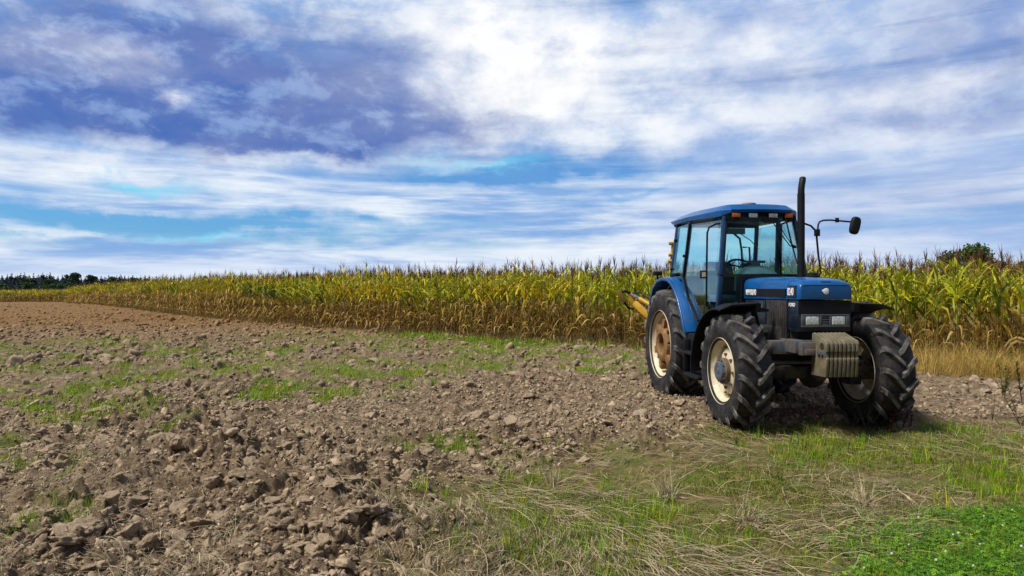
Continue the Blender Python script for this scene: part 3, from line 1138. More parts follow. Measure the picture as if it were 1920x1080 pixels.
def vegetation():
    rng = np.random.default_rng(33)
    # --- green grass tufts
    T = [tuft_temp(rng, 16, .085, .03, GC, .9, .0045) for _ in range(6)] + [tuft_temp(rng, 22, .15, .045, GC, .8, .005) for _ in range(5)] \
        + [tuft_temp(rng, 26, .13, .10, GC * 1.08, .9, .010, 3) for _ in range(4)]
    X_, Y_, S_, W_ = [], [], [], []
    N = 34000
    r = 2.6 * (24 / 2.6) ** rng.random(N)
    a = rng.uniform(-.72, .92, N)
    x, y = r * np.sin(a), r * np.cos(a)
    p, g = plow_mask(x, y), green_mask(x, y)
    turfn = sst(.46, .66, fbm(x * 1.2, y * 1.2, 401, 3))
    prob = p * g * .8 + (1 - p) * (.04 + .30 * turfn)
    ok = (rng.random(N) < prob) & (tractor_mask(x, y) < .3)
    x, y, r, p = x[ok], y[ok], r[ok], p[ok]
    wh = np.where(r > 9, 11 + rng.integers(0, 4, len(x)), np.where(rng.random(len(x)) < .8, rng.integers(0, 6, len(x)), 6 + rng.integers(0, 5, len(x))))
    s = rng.uniform(.45, 1.0, len(x)) * np.where((p < .5) & (r < 9), .62, 1.0)
    X_.append(x); Y_.append(y); W_.append(wh); S_.append(s)
    # the taller seedlings in the near turf, bottom centre
    for (px, py, rx, ry, n) in ((1130, 975, 150, 70, 260), (1190, 965, 40, 25, 90), (1000, 990, 50, 25, 60), (1090, 1030, 120, 40, 120), (1850, 905, 70, 25, 90), (1400, 1010, 60, 30, 20),
                                (1545, 845, 70, 18, 100), (1620, 850, 60, 18, 70), (1480, 860, 60, 14, 60), (1840, 915, 80, 18, 90), (1000, 900, 60, 25, 50), (1780, 840, 90, 14, 60)):
        n = int(n * .62)
        qx, qy = rng.normal(px, rx * .85, n), rng.normal(py, ry * .85, n)
        qy = np.maximum(qy, 780)
        gx, gy = px2g(qx, qy)
        X_.append(gx); Y_.append(gy); W_.append(np.where(rng.random(n) < .2, 6 + rng.integers(0, 5, n), rng.integers(0, 6, n))); S_.append(rng.uniform(.65, 1.2, n))
    x, y, wh, s = map(np.concatenate, (X_, Y_, W_, S_))
    n = len(x)
    tint = np.clip(rng.normal(1, .15, (n, 1)), .6, 1.4) * np.stack([rng.uniform(.75, 1.35, n), np.ones(n), rng.uniform(.7, 1.3, n)], 1)
    o = scatter('grass', T, np.stack([x, y, gz(x, y)], 1), rng.uniform(0, 6.28, n), s, wh, M['grass'], tint=tint)
    tag(o, 'bright green grass growing in patches through soil and straw', 'grass', kind='stuff')
    # --- moss-like low growth in the turf
    T = [tuft_temp(rng, 26, .035, .055, np.array([(.24, .26, .03), (.17, .22, .022), (.30, .29, .05), (.13, .19, .02)]), 1.6, .008, 3) for _ in range(6)]
    N = 20000
    r = 3.2 * (11 / 3.2) ** rng.random(N)
    a = rng.uniform(-.2, .92, N)
    x, y = r * np.sin(a), r * np.cos(a)
    ok = rng.random(N) < (1 - plow_mask(x, y)) * sst(.40, .62, fbm(x * .9 + 7, y * .9, 411, 3)) * (.25 + .75 * sst(4.2, 6.2, y))
    x, y = x[ok], y[ok]
    n = len(x)
    o = scatter('turf', T, np.stack([x, y, gz(x, y)], 1), rng.uniform(0, 6.28, n), rng.uniform(.6, 1.4, n), rng.integers(0, 6, n), M['grass'],
                tint=np.clip(rng.normal(1, .15, (n, 1)), .6, 1.4) * np.ones((1, 3)))
    tag(o, 'low yellowish green turf between the straw before the tractor', 'turf', kind='stuff')
    # --- straw lying about
    T = [straw_temp(rng, L, .0026, .3) for L in (.06, .08, .1, .12, .14, .16, .2, .24, .28, .32)] + [straw_temp(rng, L, .0042, .5) for L in (.08, .12, .18, .22, .3)]
    N = 190000
    r = 2.8 * (13 / 2.8) ** rng.random(N)
    a = rng.uniform(-.70, .92, N)
    x, y = r * np.sin(a), r * np.cos(a)
    p = plow_mask(x, y)
    cl = sst(.40, .64, fbm(x * 1.5, y * 1.5, 421, 3))
    prob = (1 - p) * (.05 + .40 * cl ** 1.4) + p * (.03 + .26 * cl ** 2) * (1 - .8 * ridge(x, y))
    clover = sst(0, .5, (x - 1.9) - (y - 3.9) * 1.05)
    ok = rng.random(N) < prob * (1 - .9 * clover * (y < 5.6))
    x, y = x[ok], y[ok]
    n = len(x)
    ang = fbm(x * .5, y * .5, 431, 2) * 5 + rng.normal(0, .55, n)
    tint = np.clip(rng.normal(.85, .24, (n, 1)), .35, 1.35) * np.where(p[ok] > .5, .72, 1.0)[:, None] * np.array([[1, .98, .95]])
    o = scatter('straw', T, np.stack([x, y, gz(x, y) + rng.uniform(0, .012, n)], 1), ang, rng.uniform(.6, 1.2, n), rng.integers(0, len(T), n), M['straw'], tilt=rng.normal(0, .16, n), tint=tint)
    tag(o, 'pale cut straw strewn over the turf and the soil', 'straw', kind='stuff')
    # --- clover
    leaflets = []
    for _ in range(8):
        parts = []
        for _k in range(20):
            cx, cy = rng.normal(0, .045, 2)
            hz = rng.uniform(.015, .06)
            a0 = rng.uniform(0, 6.28)
            c = np.array([(.11, .28, .02), (.16, .34, .025), (.06, .19, .03), (.24, .38, .03)][rng.integers(4)]) * rng.uniform(.8, 1.2)
            q = rng.uniform(.006, .0115)
            tl = rng.normal(0, .25, 2)
            for t3 in range(3):
                a = a0 + t3 * 2.094
                d, e = np.array([math.cos(a), math.sin(a)]), np.array([-math.sin(a), math.cos(a)])
                pt = [d * .001, d * q * .75 + e * q * .62, d * q * 1.25, d * q * .75 - e * q * .62]
                V = np.array([(cx + v[0], cy + v[1], hz + v[0] * tl[0] + v[1] * tl[1] + (.003 if k in (1, 3) else 0)) for k, v in enumerate(pt)])
                parts.append((V, np.array([[0, 1, 2, 3]]), np.repeat(c[None], 4, 0)))
        leaflets.append(merge(parts))
    blades = [tuft_temp(rng, 14, .085, .03, GC, .8, .004) for _ in range(4)]
    N = 13000
    y = rng.uniform(3.2, 5.9, N)
    x = rng.uniform(1.2, 6.0, N)
    edge = (x - 2.12) - np.interp(y, [3.2, 3.9, 4.56, 4.94, 5.12, 5.5], [-.3, 0.05, .62, 1.15, 1.9, 3.6]) + (fbm(x * 2, y * 2, 441, 3) - .5) * 1.5
    ok = rng.random(N) < sst(-.55, .55, edge) ** 1.3
    x, y = x[ok], y[ok]
    n = len(x)
    wh = np.where(rng.random(n) < .55, rng.integers(0, 8, n), 8 + rng.integers(0, 4, n))
    o = scatter('clover', leaflets + blades, np.stack([x, y, gz(x, y)], 1), rng.uniform(0, 6.28, n), rng.uniform(.8, 1.25, n), wh, M['grass'],
                tint=np.clip(rng.normal(1, .2, (n, 1)), .5, 1.5) * np.ones((1, 3)))
    tag(o, 'lush green clover patch filling the bottom right corner', 'clover', kind='stuff')
    # clover flowers
    bm = MB()
    for k in range(26):
        a, e = k * 2.4, math.acos(1 - 1.7 * (k + .5) / 26)
        d = Vector((math.sin(e) * math.cos(a), math.sin(e) * math.sin(a), math.cos(e)))
        bm.tube([d * .003, d * .012], [.0025, .0012], 5)
    head = bm.build('clover_flower', mat('white_clover_petal', (.70, .66, .60), .7), smooth=0)
    tag(head, 'small white clover flower above the green clover patch', 'clover flower', 'white clover flowers')
    spots = [(1722, 985), (1845, 980), (1880, 996), (1704, 1034), (1797, 1015), (1787, 1018), (1672, 1050), (1837, 1036), (1773, 1047), (1898, 967), (1825, 1073), (1620, 1077), (1915, 1040), (1755, 1064)]
    for k, (px, py) in enumerate(spots):
        o = head if k == 0 else head.copy()
        if k: COL.objects.link(o)
        x, y = px2g(px, py + 12)
        o.location = (x, y, float(gz(np.array([x]), np.array([y]))[0]) + .085)
        s = rng.uniform(.8, 1.2)
        o.scale = (s * .6, s * .6, s * .6)
    # --- tall dry grass under the corn, right of the tractor
    DG = np.array([(.55, .37, .10), (.46, .28, .06), (.62, .46, .17), (.36, .28, .05)])
    T = [tuft_temp(rng, 34, .62, .12, DG, 1.6, .004, 5) for _ in range(7)]
    N = 560
    u = rng.random(N)
    x = 6.9 + u * 3.6 + rng.normal(0, .1, N)
    y = 13.75 - (x - 6.9) * .66 + rng.uniform(-.9, .35, N)
    hgt = np.interp(x, [6.9, 7.4, 8.2, 9.2, 10.4], [.75, 1.0, 1.15, .9, .7]) * rng.uniform(.3, 1.15, N)
    o = scatter('tall_dry_grass', T, np.stack([x, y, gz(x, y)], 1), rng.uniform(0, 6.28, N), hgt, rng.integers(0, 7, N), M['straw'],
                tint=np.clip(rng.normal(1, .15, (N, 1)), .6, 1.4) * np.ones((1, 3)))
    tag(o, 'tall golden dry grass before the corn right of the tractor', 'dry grass', kind='stuff')
    # low dry undergrowth at the corn's foot
    T = [tuft_temp(rng, 18, .26, .12, np.array([(.20, .13, .04), (.30, .20, .07), (.12, .12, .02), (.16, .09, .03)]), 1.0, .012, 3) for _ in range(5)]
    e = polyline_points(EDGE, .12)
    e = e[(e[:, 1] > 9) & (e[:, 1] < 60)]
    n = len(e)
    x, y = e[:, 0] - e[:, 3] * 0 + rng.normal(0, .2, n) - .1, e[:, 1] + rng.normal(0, .2, n) - .1
    o = scatter('undergrowth', T, np.stack([x, y, gz(x, y)], 1), rng.uniform(0, 6.28, n), rng.uniform(.5, 1.5, n), rng.integers(0, 5, n), M['straw'],
                tint=np.clip(rng.normal(1, .2, (n, 1)), .5, 1.5) * np.ones((1, 3)))
    tag(o, 'low brown undergrowth along the foot of the corn', 'undergrowth', kind='stuff')
    # grass verge at the corn foot, centre
    T = [tuft_temp(rng, 22, .16, .14, GC, .8, .012, 3) for _ in range(4)]
    n = 420
    px, py = rng.uniform(560, 1140, n), 0
    e = polyline_points([(3.3, 17.2), (-5.9, 24.7)], .02)
    q = e[rng.integers(0, len(e), n)]
    off = rng.uniform(.2, 1.6, n)
    x, y = q[:, 0] - off * .7, q[:, 1] - off * .7
    ok = rng.random(n) < sst(.35, .6, fbm(x * .7, y * .7, 451, 2))
    x, y = x[ok], y[ok]
    n = len(x)
    o = scatter('grass_verge', T, np.stack([x, y, gz(x, y)], 1), rng.uniform(0, 6.28, n), rng.uniform(.6, 1.3, n), rng.integers(0, 4, n), M['grass'])
    tag(o, 'strip of green grass along the foot of the corn', 'grass verge', kind='stuff')
    # --- single dry grass clumps
    for (px, py, lb, h, lean, nb) in ((1035, 912, 'pale dry straw tuft with upright bent stems by the turf edge', .24, 1.1, 60),
                                      (1245, 935, 'brown drooping straw clump uprooted beside the turf edge', .26, 2.2, 150),
                                      (430, 1050, 'long straw bundle fanned over a dark hollow at the bottom left', .28, 2.0, 70),
                                      (1400, 985, 'bleached straw bundle lying spread on the turf at bottom centre', .34, 2.6, 110),
                                      (1620, 945, 'thin flattened straw bundle in the middle of the turf', .30, 2.7, 80)):
        x, y = px2g(px, py)
        v, f, c = tuft_temp(rng, nb, h, .035, SC_, lean, .005, 6)
        v[:, 2] = np.maximum(v[:, 2], .008 + .02 * rng.random(len(v)))
        o = link_mesh('straw_tuft', np_mesh('straw_tuft', v, f, c), M['straw'])
        o.location = (x, y, float(gz(np.array([x]), np.array([y]))[0]))
        tag(o, lb, 'straw tuft', 'straw tufts')


vegetation()


def weeds():
    rng = np.random.default_rng(44)

    def weed(px, py, h, nst, stemc, leafc, lsize, label, name='weed', spread=.06, nleaf=26, group=None, Yd=None):
        x, y = px2g(px, py)
        root = empty(name, (x, y, float(gz(np.array([x]), np.array([y]))[0]) - .01))
        tag(root, label, 'weed', group)
        st, lv = [], []
        for q in range(nst):
            L = h * rng.uniform(.65, 1.05)
            a = rng.uniform(0, 6.28)
            s = np.linspace(0, 1, 6)
            th = rng.uniform(0, .3) + s * rng.uniform(-.1, .35)
            rr = np.cumsum(np.sin(th)) * L / 6
            hh = np.cumsum(np.cos(th)) * L / 6 - L / 6
            ox, oy = rng.normal(0, spread * 1.5, 2)[:, None] * s[None]
            p = np.stack([ox + rr * math.cos(a), oy + rr * math.sin(a), hh], 1)
            c = np.repeat([np.array(stemc) * rng.uniform(.7, 1.2)], 6, 0)
            for da in (0, 1.57):
                st.append(ribbon(p, np.array([.010, .009, .008, .006, .005, .003]), c, np.repeat([[math.cos(da), math.sin(da), 0]], 6, 0)))
            for k in range(nleaf):
                u = rng.uniform(.30, 1.0)
                b = np.array([np.interp(u, s, p[:, i]) for i in range(3)])
                az = rng.uniform(0, 6.28)
                el = rng.uniform(-.2, 1.0)
                ln = lsize * rng.uniform(.5, 1.2)
                d = np.array([math.cos(az) * math.cos(el), math.sin(az) * math.cos(el), math.sin(el)])
                pp = b + np.outer([0, .5, 1], d) * ln
                lc = np.array(leafc[rng.integers(len(leafc))]) * rng.uniform(.7, 1.3)
                lv.append(ribbon(pp, np.array([.15, .42, .05]) * ln, np.repeat(lc[None], 3, 0)))
        v, f, c = merge(st)
        link_mesh('stem', np_mesh('stem', v, f, c), M['straw'], root)
        v, f, c = merge(lv)
        link_mesh('foliage', np_mesh('foliage', v, f, c), M['grass'], root)
    red = [(.07, .018, .015), (.10, .025, .018), (.05, .02, .012)]
    gry = [(.16, .13, .10), (.10, .085, .07)]
    grn = [(.09, .14, .015), (.14, .17, .02), (.06, .10, .012)]
    yel = [(.30, .27, .03), (.20, .24, .03)]
    weed(1666, 818, .42, 4, (.10, .05, .03), red, .055, 'dark red seeding dock weed directly before the right front tyre', nleaf=46, spread=.05)
    weed(1690, 812, .36, 3, (.09, .04, .03), red, .055, 'smaller dark red dock weed right of the larger dock weed', nleaf=40, spread=.04)
    weed(1708, 805, .24, 2, (.09, .04, .03), red, .045, 'short dark red dock sprig at the outer edge of the right front tyre', nleaf=30, spread=.04)
    weed(1625, 812, .40, 7, (.15, .12, .10), gry, .02, 'dry grey weed with thin stems before the right front rim', nleaf=14, spread=.08)
    weed(1598, 806, .30, 5, (.15, .12, .10), gry, .02, 'low dry grey weed below the right front hub', nleaf=10, spread=.07)
    weed(1530, 805, .26, 3, (.26, .24, .05), yel, .05, 'thin yellow green weed on the soil below the front weights', nleaf=5, spread=.05)
    weed(1545, 800, .24, 2, (.24, .10, .06), [(.10, .22, .02), (.16, .05, .03)], .05, 'small weed with one bright green leaf below the front weights', nleaf=4, spread=.03)
    weed(1382, 835, .20, 3, (.12, .07, .05), gry, .02, 'spindly brown weed before the left front tyre', nleaf=8, spread=.04)
    weed(1914, 800, 1.02, 5, (.10, .065, .04), grn + [(.10, .07, .03)], .06, 'tall brown and green weed standing at the right edge of the photo', 'tall_weed', .12, 24)
    weed(1918, 770, 1.10, 4, (.06, .04, .03), [(.05, .035, .025), (.08, .10, .015)], .055, 'tall dark withered weed behind the one at the right edge', 'tall_weed', .10, 44)
    weed(1882, 765, .80, 4, (.16, .12, .05), grn, .07, 'slender green weed left of the tall weeds at the right edge', 'tall_weed', .08, 26)
    weed(1862, 790, .52, 2, (.09, .06, .045), gry, .02, 'bare leaning brown stalk left of the weeds at the right edge', 'dry_stalk', .05, 3)
    weed(1462, 900, .12, 2, (.05, .035, .03), gry, .02, 'little black dead stalk alone in the near turf', 'dry_stalk', .01, 5)


weeds()


# ------------------------------------------------------------------ trees
def leaf_cloud(rng, blobs, n, size, cols, pw=2.2):
    """n leaf clump faces spread through a list of (x,y,z,r) blobs"""
    w = np.array([b[3] ** pw for b in blobs])
    k = rng.choice(len(blobs), n, p=w / w.sum())
    B = np.array(blobs)[k]
    d = rng.normal(size=(n, 3))
    d /= np.linalg.norm(d, axis=1)[:, None]
    c = B[:, :3] + d * (B[:, 3] * (rng.random(n) ** .45))[:, None] * np.array([1, 1, .8])
    u = rng.normal(size=(n, 3))
    u /= np.linalg.norm(u, axis=1)[:, None]
    v = np.cross(u, rng.normal(size=(n, 3)))
    v /= np.linalg.norm(v, axis=1)[:, None]
    s = size * rng.uniform(.5, 1.3, n)[:, None]
    V = np.stack([c - u * s, c + v * s * .6, c + u * s, c - v * s * .6], 1).reshape(-1, 3)
    F = np.arange(n * 4).reshape(-1, 4)
    cc = np.array(cols)[rng.integers(0, len(cols), n)] * rng.uniform(.7, 1.3, n)[:, None]
    return V, [F], np.repeat(cc, 4, 0)


def trees():
    rng = np.random.default_rng(55)
    greens = [(.045, .085, .012), (.065, .11, .016), (.09, .125, .02), (.03, .065, .012)]

    def broadleaf(x, y, H, Rc, label, group=None, n=2600, size=.22, base=None, cols=greens, holes=12):
        z0 = float(macro(np.array([x]), np.array([y]))[0])
        root = empty('tree', (x, y, z0 - .1))
        tag(root, label, 'tree', group)
        t = MB()
        blobs = []
        t.tube([(0, 0, 0), (.05, 0, H * .3), (0, .05, H * .6)], [Rc * .07, Rc * .055, Rc * .03], 8)
        for q in range(holes):
            a = rng.uniform(0, 6.28)
            rr = Rc * rng.uniform(.25, .85)
            z = H * rng.uniform(.38, .86)
            if q < 3: rr, z = Rc * .35, H * rng.uniform(.75, .88)
            p = (rr * math.cos(a), rr * math.sin(a), z)
            t.tube([(0, 0, H * rng.uniform(.25, .5)), (p[0] * .5, p[1] * .5, (z + H * .35) / 2), p], [Rc * .028, Rc * .02, Rc * .008], 6)
            blobs.append((*p, Rc * rng.uniform(.26, .42)))
        t.build('trunk', M['bark'], root)
        v, f, c = leaf_cloud(rng, blobs, n, size, cols)
        link_mesh('crown', np_mesh('crown', v, f, c), M['crown'], root)
    # lone trees rising behind the corn at the right
    D = 92.0
    broadleaf((1822 - 960) / FPX * D, D, 8.5, 3.7, 'round dark green tree rising above the corn at the right', n=5200, size=.20, holes=22)
    D = 100.0
    broadleaf((1884 - 960) / FPX * D, D, 7.1, 1.9, 'thin airy tree right of the round dark tree', n=600, size=.2, holes=9)
    broadleaf((1925 - 960) / FPX * D, D, 6.9, 2.2, 'small dark tree cut by the right edge of the photo', n=1500, size=.2, holes=9)
    # forest edge far left: every conifer on its own
    con = [(.030, .068, .085), (.036, .078, .088), (.028, .058, .085), (.05, .085, .075)]  # distance haze put into the crown colours as a paler blue

    def conifer_data(H, Rb):
        t = MB()
        t.tube([(0, 0, 0), (0, 0, H * .80)], [H * .014, H * .003], 5)
        blobs = []
        for k in range(16):
            u = k / 15
            rad = Rb * (1 - u) ** .85 * rng.uniform(.8, 1.15) + .15
            z = H * (.08 + .90 * u)
            for q in range(3 if rad > .8 else 1):
                a = rng.uniform(0, 6.28)
                off = rad * .45 if rad > .8 else 0
                blobs.append((off * math.cos(a), off * math.sin(a), z, max(rad * .66, .2)))
        return t, leaf_cloud(rng, blobs, 2200, .36, con, 1.3)
    protos = []
    for k in range(6):
        root = empty('conifer_tree')
        t, (v, f, c) = conifer_data(11.0, 2.9 + .25 * k)
        t.build('trunk', M['bark'], root)
        link_mesh('crown', np_mesh('crown', v, f, c), M['crown'], root)
        tag(root, 'dark conifer tree in the far forest edge at the left', 'conifer tree', 'conifers of the far forest edge')
        protos.append(root)
    tops = [(4, 514), (14, 513), (22, 511), (33, 513), (39, 511), (46, 509.5), (55, 514), (63, 511), (72, 514), (80, 510), (88, 513), (94, 509.5), (101, 516), (109, 516), (117, 514), (124, 515),
            (132, 514), (139, 513.5), (146, 516), (152, 517), (160, 518), (168, 518), (176, 519), (183, 520), (190, 516), (196, 518), (204, 515), (211, 517), (219, 516), (226, 513), (234, 515.5),
            (241, 516), (249, 515), (256, 517), (264, 516), (272, 514.5), (279, 517), (286, 518.5), (293, 517), (300, 519), (308, 520), (-8, 513), (-16, 515), (322, 520), (335, 521), (28, 516), (68, 517), (97, 518), (130, 518), (206, 518)]
    tops += [(px + rng.uniform(-4, 4), np.interp(px, [0, 100, 200, 300], [519.5, 520, 520, 521.5]) + rng.uniform(-1.5, 1.5)) for px in range(-12, 312, 7)]
    for k, (px, py) in enumerate(tops):
        D = 400 + rng.uniform(-25, 45)
        x = (px - 960) / FPX * D
        z0 = float(macro(np.array([x]), np.array([D]))[0])
        top = CAM_H + (540 - py) * D / FPX
        p = protos[k % 6]
        o = p if k < 6 else copy_tree(p)
        s = (top - z0) / 11.3
        o.location = (x, D, z0)
        o.rotation_euler = (0, 0, rng.uniform(0, 6.28))
        w_ = s * rng.uniform(.85, 1.45)
        o.scale = (w_, w_, s)
    for (px, top, Rp, D, lb) in ((137, 508.5, 15, 330, 'rounded dark tree overtopping the far conifers where the corn begins'),
                                 (175, 513, 12, 335, 'mid green round tree in the far forest edge above the corn'),
                                 (48, 517, 12, 338, 'low round tree before the conifers near the left edge'), (90, 518, 11, 342, 'low round tree between the conifers left of where the corn rises'),
                                 (212, 517, 13, 340, 'broad low tree right of the mid green round tree on the skyline'), (250, 518, 12, 345, 'flat topped low tree near the right end of the far forest'),
                                 (383, 514, 5, 300, 'tiny dark tree top peeking over the corn skyline')):
        z0 = float(macro(np.array([0.]), np.array([float(D)]))[0])
        broadleaf((px - 960) / FPX * D, D, CAM_H + (540 - top) * D / FPX - z0, Rp * D / FPX, lb, n=1300, size=.5, cols=[(.03, .065, .045), (.045, .085, .045), (.06, .10, .04)])
    # low hedge before the forest
    v, f, c = leaf_cloud(rng, [((px - 960) / FPX * 300 + rng.normal(0, 2), 300 + rng.normal(0, 4), float(macro(np.array([0.]), np.array([300.]))[0]) + rng.uniform(.5, 4.6), rng.uniform(1.2, 2.2)) for px in range(-40, 200, 2)],
                         14000, .5, [(.025, .07, .022), (.035, .085, .02), (.02, .055, .02)])
    o = link_mesh('hedge', np_mesh('hedge', v, f, c), M['crown'])
    tag(o, 'low green hedge running before the far forest at the left', 'hedge', kind='stuff')


trees()

# ------------------------------------------------------------------ tractor
TRZ = math.atan2(FW[1], FW[0])
tr = empty('tractor', (TO[0], TO[1], 0.0), TRZ)
tag(tr, 'blue farm tractor with cream wheels parked before the corn', 'tractor')


def tyre_mesh(Rt, w, rim_r, n, lugh, lw):
    Rc = Rt - lugh
    S = Rc - rim_r
    t = MB()
    prof = [(-.40 * w, rim_r - .004), (-.43 * w, rim_r + .015), (-.475 * w, rim_r + .22 * S), (-.5 * w, rim_r + .5 * S), (-.49 * w, rim_r + .72 * S), (-.455 * w, rim_r + .90 * S),
            (-.36 * w, Rc - .012), (-.2 * w, Rc - .003), (0, Rc)]
    prof = prof + [(-y, r) for (y, r) in reversed(prof[:-1])]
    t.lathe(prof, 72)
    lug = MB()
    for sg in (-1, 1):
        for i in range(n):
            ph0 = 2 * math.pi * (i + (.5 if sg > 0 else 0)) / n
            rings = []
            #      u,  y/w,   sweep, top r, base r, half width top, base
            for (yy, sw, rt, rb, hw, hb) in ((-.02, 1.06, Rt, Rc - .02, .42, .60), (.06, .92, Rt, Rc - .02, .46, .66), (.20, .56, Rt - .002, Rc - .02, .5, .74), (.34, .22, Rt - .008, Rc - .035, .54, .8),
                                             (.455, .02, Rt - .022, Rc - .06, .58, .84), (.497, 0, Rt - .075, Rc - .10, .5, .7), (.485, 0, Rt - .115, Rc - .13, .3, .4)):
                c = ph0 - sw * w * .47 / Rt
                y = sg * yy * w
                ring = []
                for (rr, dd) in ((rb, -hb), (rt, -hw), (rt, hw), (rb, hb)):
                    a = c + dd * lw / Rt
                    ring.append((rr * math.cos(a), y, rr * math.sin(a)))
                rings.append(ring)
            lug.loft(rings)
    t.nbody = len(t.f)
    t.add(lug.v, lug.f)
    return t


def build_tyre(t, parent):
    o = t.build('tyre', M['rubber'], parent, smooth=28)
    o.data.materials.append(M['lug'])
    idx = np.zeros(len(o.data.polygons), np.int32)
    idx[t.nbody:] = 1
    o.data.polygons.foreach_set('material_index', idx)
    return o


def bolts(mb, n, r, y, rad, ln, ph=0.0):
    for k in range(n):
        a = 2 * math.pi * k / n + ph
        c = Vector((r * math.cos(a), y, r * math.sin(a)))
        mb.tube([c, c + Vector((0, ln, 0))], rad, 6)


def wheel(front):
    if front:
        Rt, w, rr, fl = .66, .375, .355, .380
        root = empty('front_wheel', parent=tr)
        build_tyre(tyre_mesh(Rt, w, rr, 16, .050, .056), root)
        hw = .165
        prof = [(-hw - .004, fl - .004), (-hw - .010, fl), (-hw - .002, fl + .003), (-hw + .004, fl - .006), (-hw + .012, rr + .002), (-.115, rr - .012), (-.09, .318), (-.02, .305), (.06, .305), (.10, .318), (.12, rr - .012), (hw - .012, rr + .002), (hw - .004, fl - .006),
                (hw + .002, fl + .003), (hw + .010, fl), (hw + .004, fl - .004)]
        rim = MB().lathe(prof, 64)
        rim.lathe([(-.060, .262), (-.068, .255), (-.085, .215), (-.105, .165), (-.108, .10), (-.088, .10), (-.088, .16), (-.066, .212), (-.045, .262), (-.060, .262)], 56)
        for k in range(8):
            a = 2 * math.pi * (k + .5) / 8
            d = Vector((math.cos(a), 0, math.sin(a)))
            rim.bar(d * .245 + Vector((0, -.045, 0)), d * .312 + Vector((0, -.02, 0)), .07, .035, (0, 1, 0))
        rim.build('rim', M['cream'], root, smooth=30)
        hub = MB().lathe([(-.02, .10), (-.10, .148), (-.155, .150), (-.165, .135), (-.165, .0)], 40)
        bolts(hub, 8, .19, -.085, .017, -.035)
        bolts(hub, 8, .285, -.055, .012, -.02, .39)
        hub.lathe([(.30, .0), (.30, .09), (.12, .12), (-.02, .12)], 24)
        hb = hub.build('hub', M['brown'], root)
        cap = MB().lathe([(-.16, .118), (-.195, .114), (-.203, .100), (-.203, .06), (-.199, .045), (-.205, .03), (-.205, 0)], 40)
        bolts(cap, 10, .127, -.16, .010, -.022)
        cap.build('hub_cap', M['hubblue'], root)
        root.location = (2.46, -.815, .687)
        return root
    Rt, w, rr, fl = .825, .43, .483, .508
    root = empty('rear_wheel', parent=tr)
    build_tyre(tyre_mesh(Rt, w, rr, 18, .052, .062), root)
    hw = .19
    prof = [(-hw - .004, fl - .004), (-hw - .010, fl), (-hw - .002, fl + .003), (-hw + .004, fl - .006), (-hw + .014, rr + .002), (-.14, rr - .012), (-.11, .44), (.11, .44), (.14, rr - .012), (hw - .014, rr + .002), (hw - .004, fl - .006), (hw + .002, fl + .003), (hw + .010, fl)]
    rim = MB().lathe(prof, 72)
    rim.lathe([(.02, .44), (-.01, .38), (.03, .30), (.03, .15), (.05, .15), (.05, .30), (.01, .38), (.04, .44)], 56)
    for k in range(8):
        a = 2 * math.pi * (k + .5) / 8
        d = Vector((math.cos(a), 0, math.sin(a)))
        rim.bar(d * .37 + Vector((0, -.02, 0)), d * .445 + Vector((0, -.02, 0)), .09, .05, (0, 1, 0))
    rim.build('rim', M['cream'], root, smooth=30)
    wt = MB().lathe([(0, .35), (-.06, .36), (-.10, .345), (-.115, .315), (-.115, .27), (-.165, .255), (-.185, .22), (-.185, .165), (-.16, .14), (0, .14), (0, .35)], 48)
    for k in range(6):
        a = 2 * math.pi * (k + .3) / 6
        d = Vector((math.cos(a), 0, math.sin(a)))
        wt.bar(d * .26 + Vector((0, -.125, 0)), d * .38 + Vector((0, -.115, 0)), .10, .09, (0, 1, 0))
    bolts(wt, 8, .30, -.11, .022, -.05)
    wt.build('wheel_weight', M['rust'], root)
    hub = MB().lathe([(.30, 0), (.30, .12), (.03, .14), (-.05, .135), (-.09, .11), (-.10, .0)], 32)
    bolts(hub, 8, .105, -.09, .014, -.02)
    hub.build('hub', M['brown'], root)
    root.location = (0, -.72, .795)
    return root


fw_ = wheel(True)
fw2 = copy_tree(fw_, tr)
fw2.scale = (1, -1, 1)
fw2.location = (2.46, .815, .687)
fw2.rotation_euler = (0, 0, 0)
for ch in fw2.children:
    if ch.name.startswith('tyre'): ch.rotation_euler = (0, R(6), 0)
rw_ = wheel(False)
rw2 = copy_tree(rw_, tr)
rw2.scale = (1, -1, 1)
rw2.location = (0, .72, .795)

# --- running gear
b = MB()
b.box(-.42, 1.25, -.30, .30, .50, 1.02)
b.box(-.30, .30, -.46, .46, .62, .98)
b.box(1.15, 2.30, -.20, .20, .60, .95)
b.box(-.50, -.30, -.25, .25, .55, 1.0)
b.build('transmission', M['dark'], tr, bevel=.02)
b = MB()
b.box(1.60, 2.72, -.27, .27, .90, 1.46)
b.box(1.70, 2.60, -.33, -.27, 1.0, 1.2)
b.tube([(2.3, -.31, 1.12), (2.0, -.33, 1.05), (1.7, -.33, 1.1)], .035, 8)
b.build('engine', M['dark'], tr, bevel=.012)
b = MB()
b.tube([(2.46, -.70, .675), (2.46, -.30, .66), (2.46, .30, .66), (2.46, .70, .675)], [.10, .075, .075, .10], 14)
b.tube([(2.28, 0.12, .64), (2.46, .12, .64), (2.66, .12, .66)], [.10, .17, .08], 14)
b.box(2.36, 2.56, -.26, .26, .60, .74)
for sy in (-1, 1):
    b.box(2.36, 2.56, sy * .60 - .07, sy * .60 + .07, .52, .86)
axle = b.build('front_axle', M['dark'], tr, bevel=.012)
MB().tube([(2.66, -.62, .80), (2.66, -.16, .80), (2.66, .16, .80), (2.66, .62, .80)], .022, 10).build('tie_rod', M['steel'], axle)
b = MB()
b.box(.80, 1.55, -.80, -.42, .50, 1.02)
b.box(.95, 1.50, -.90, -.80, .44, .50)
b.box(.95, 1.50, -.90, -.78, .74, .79)
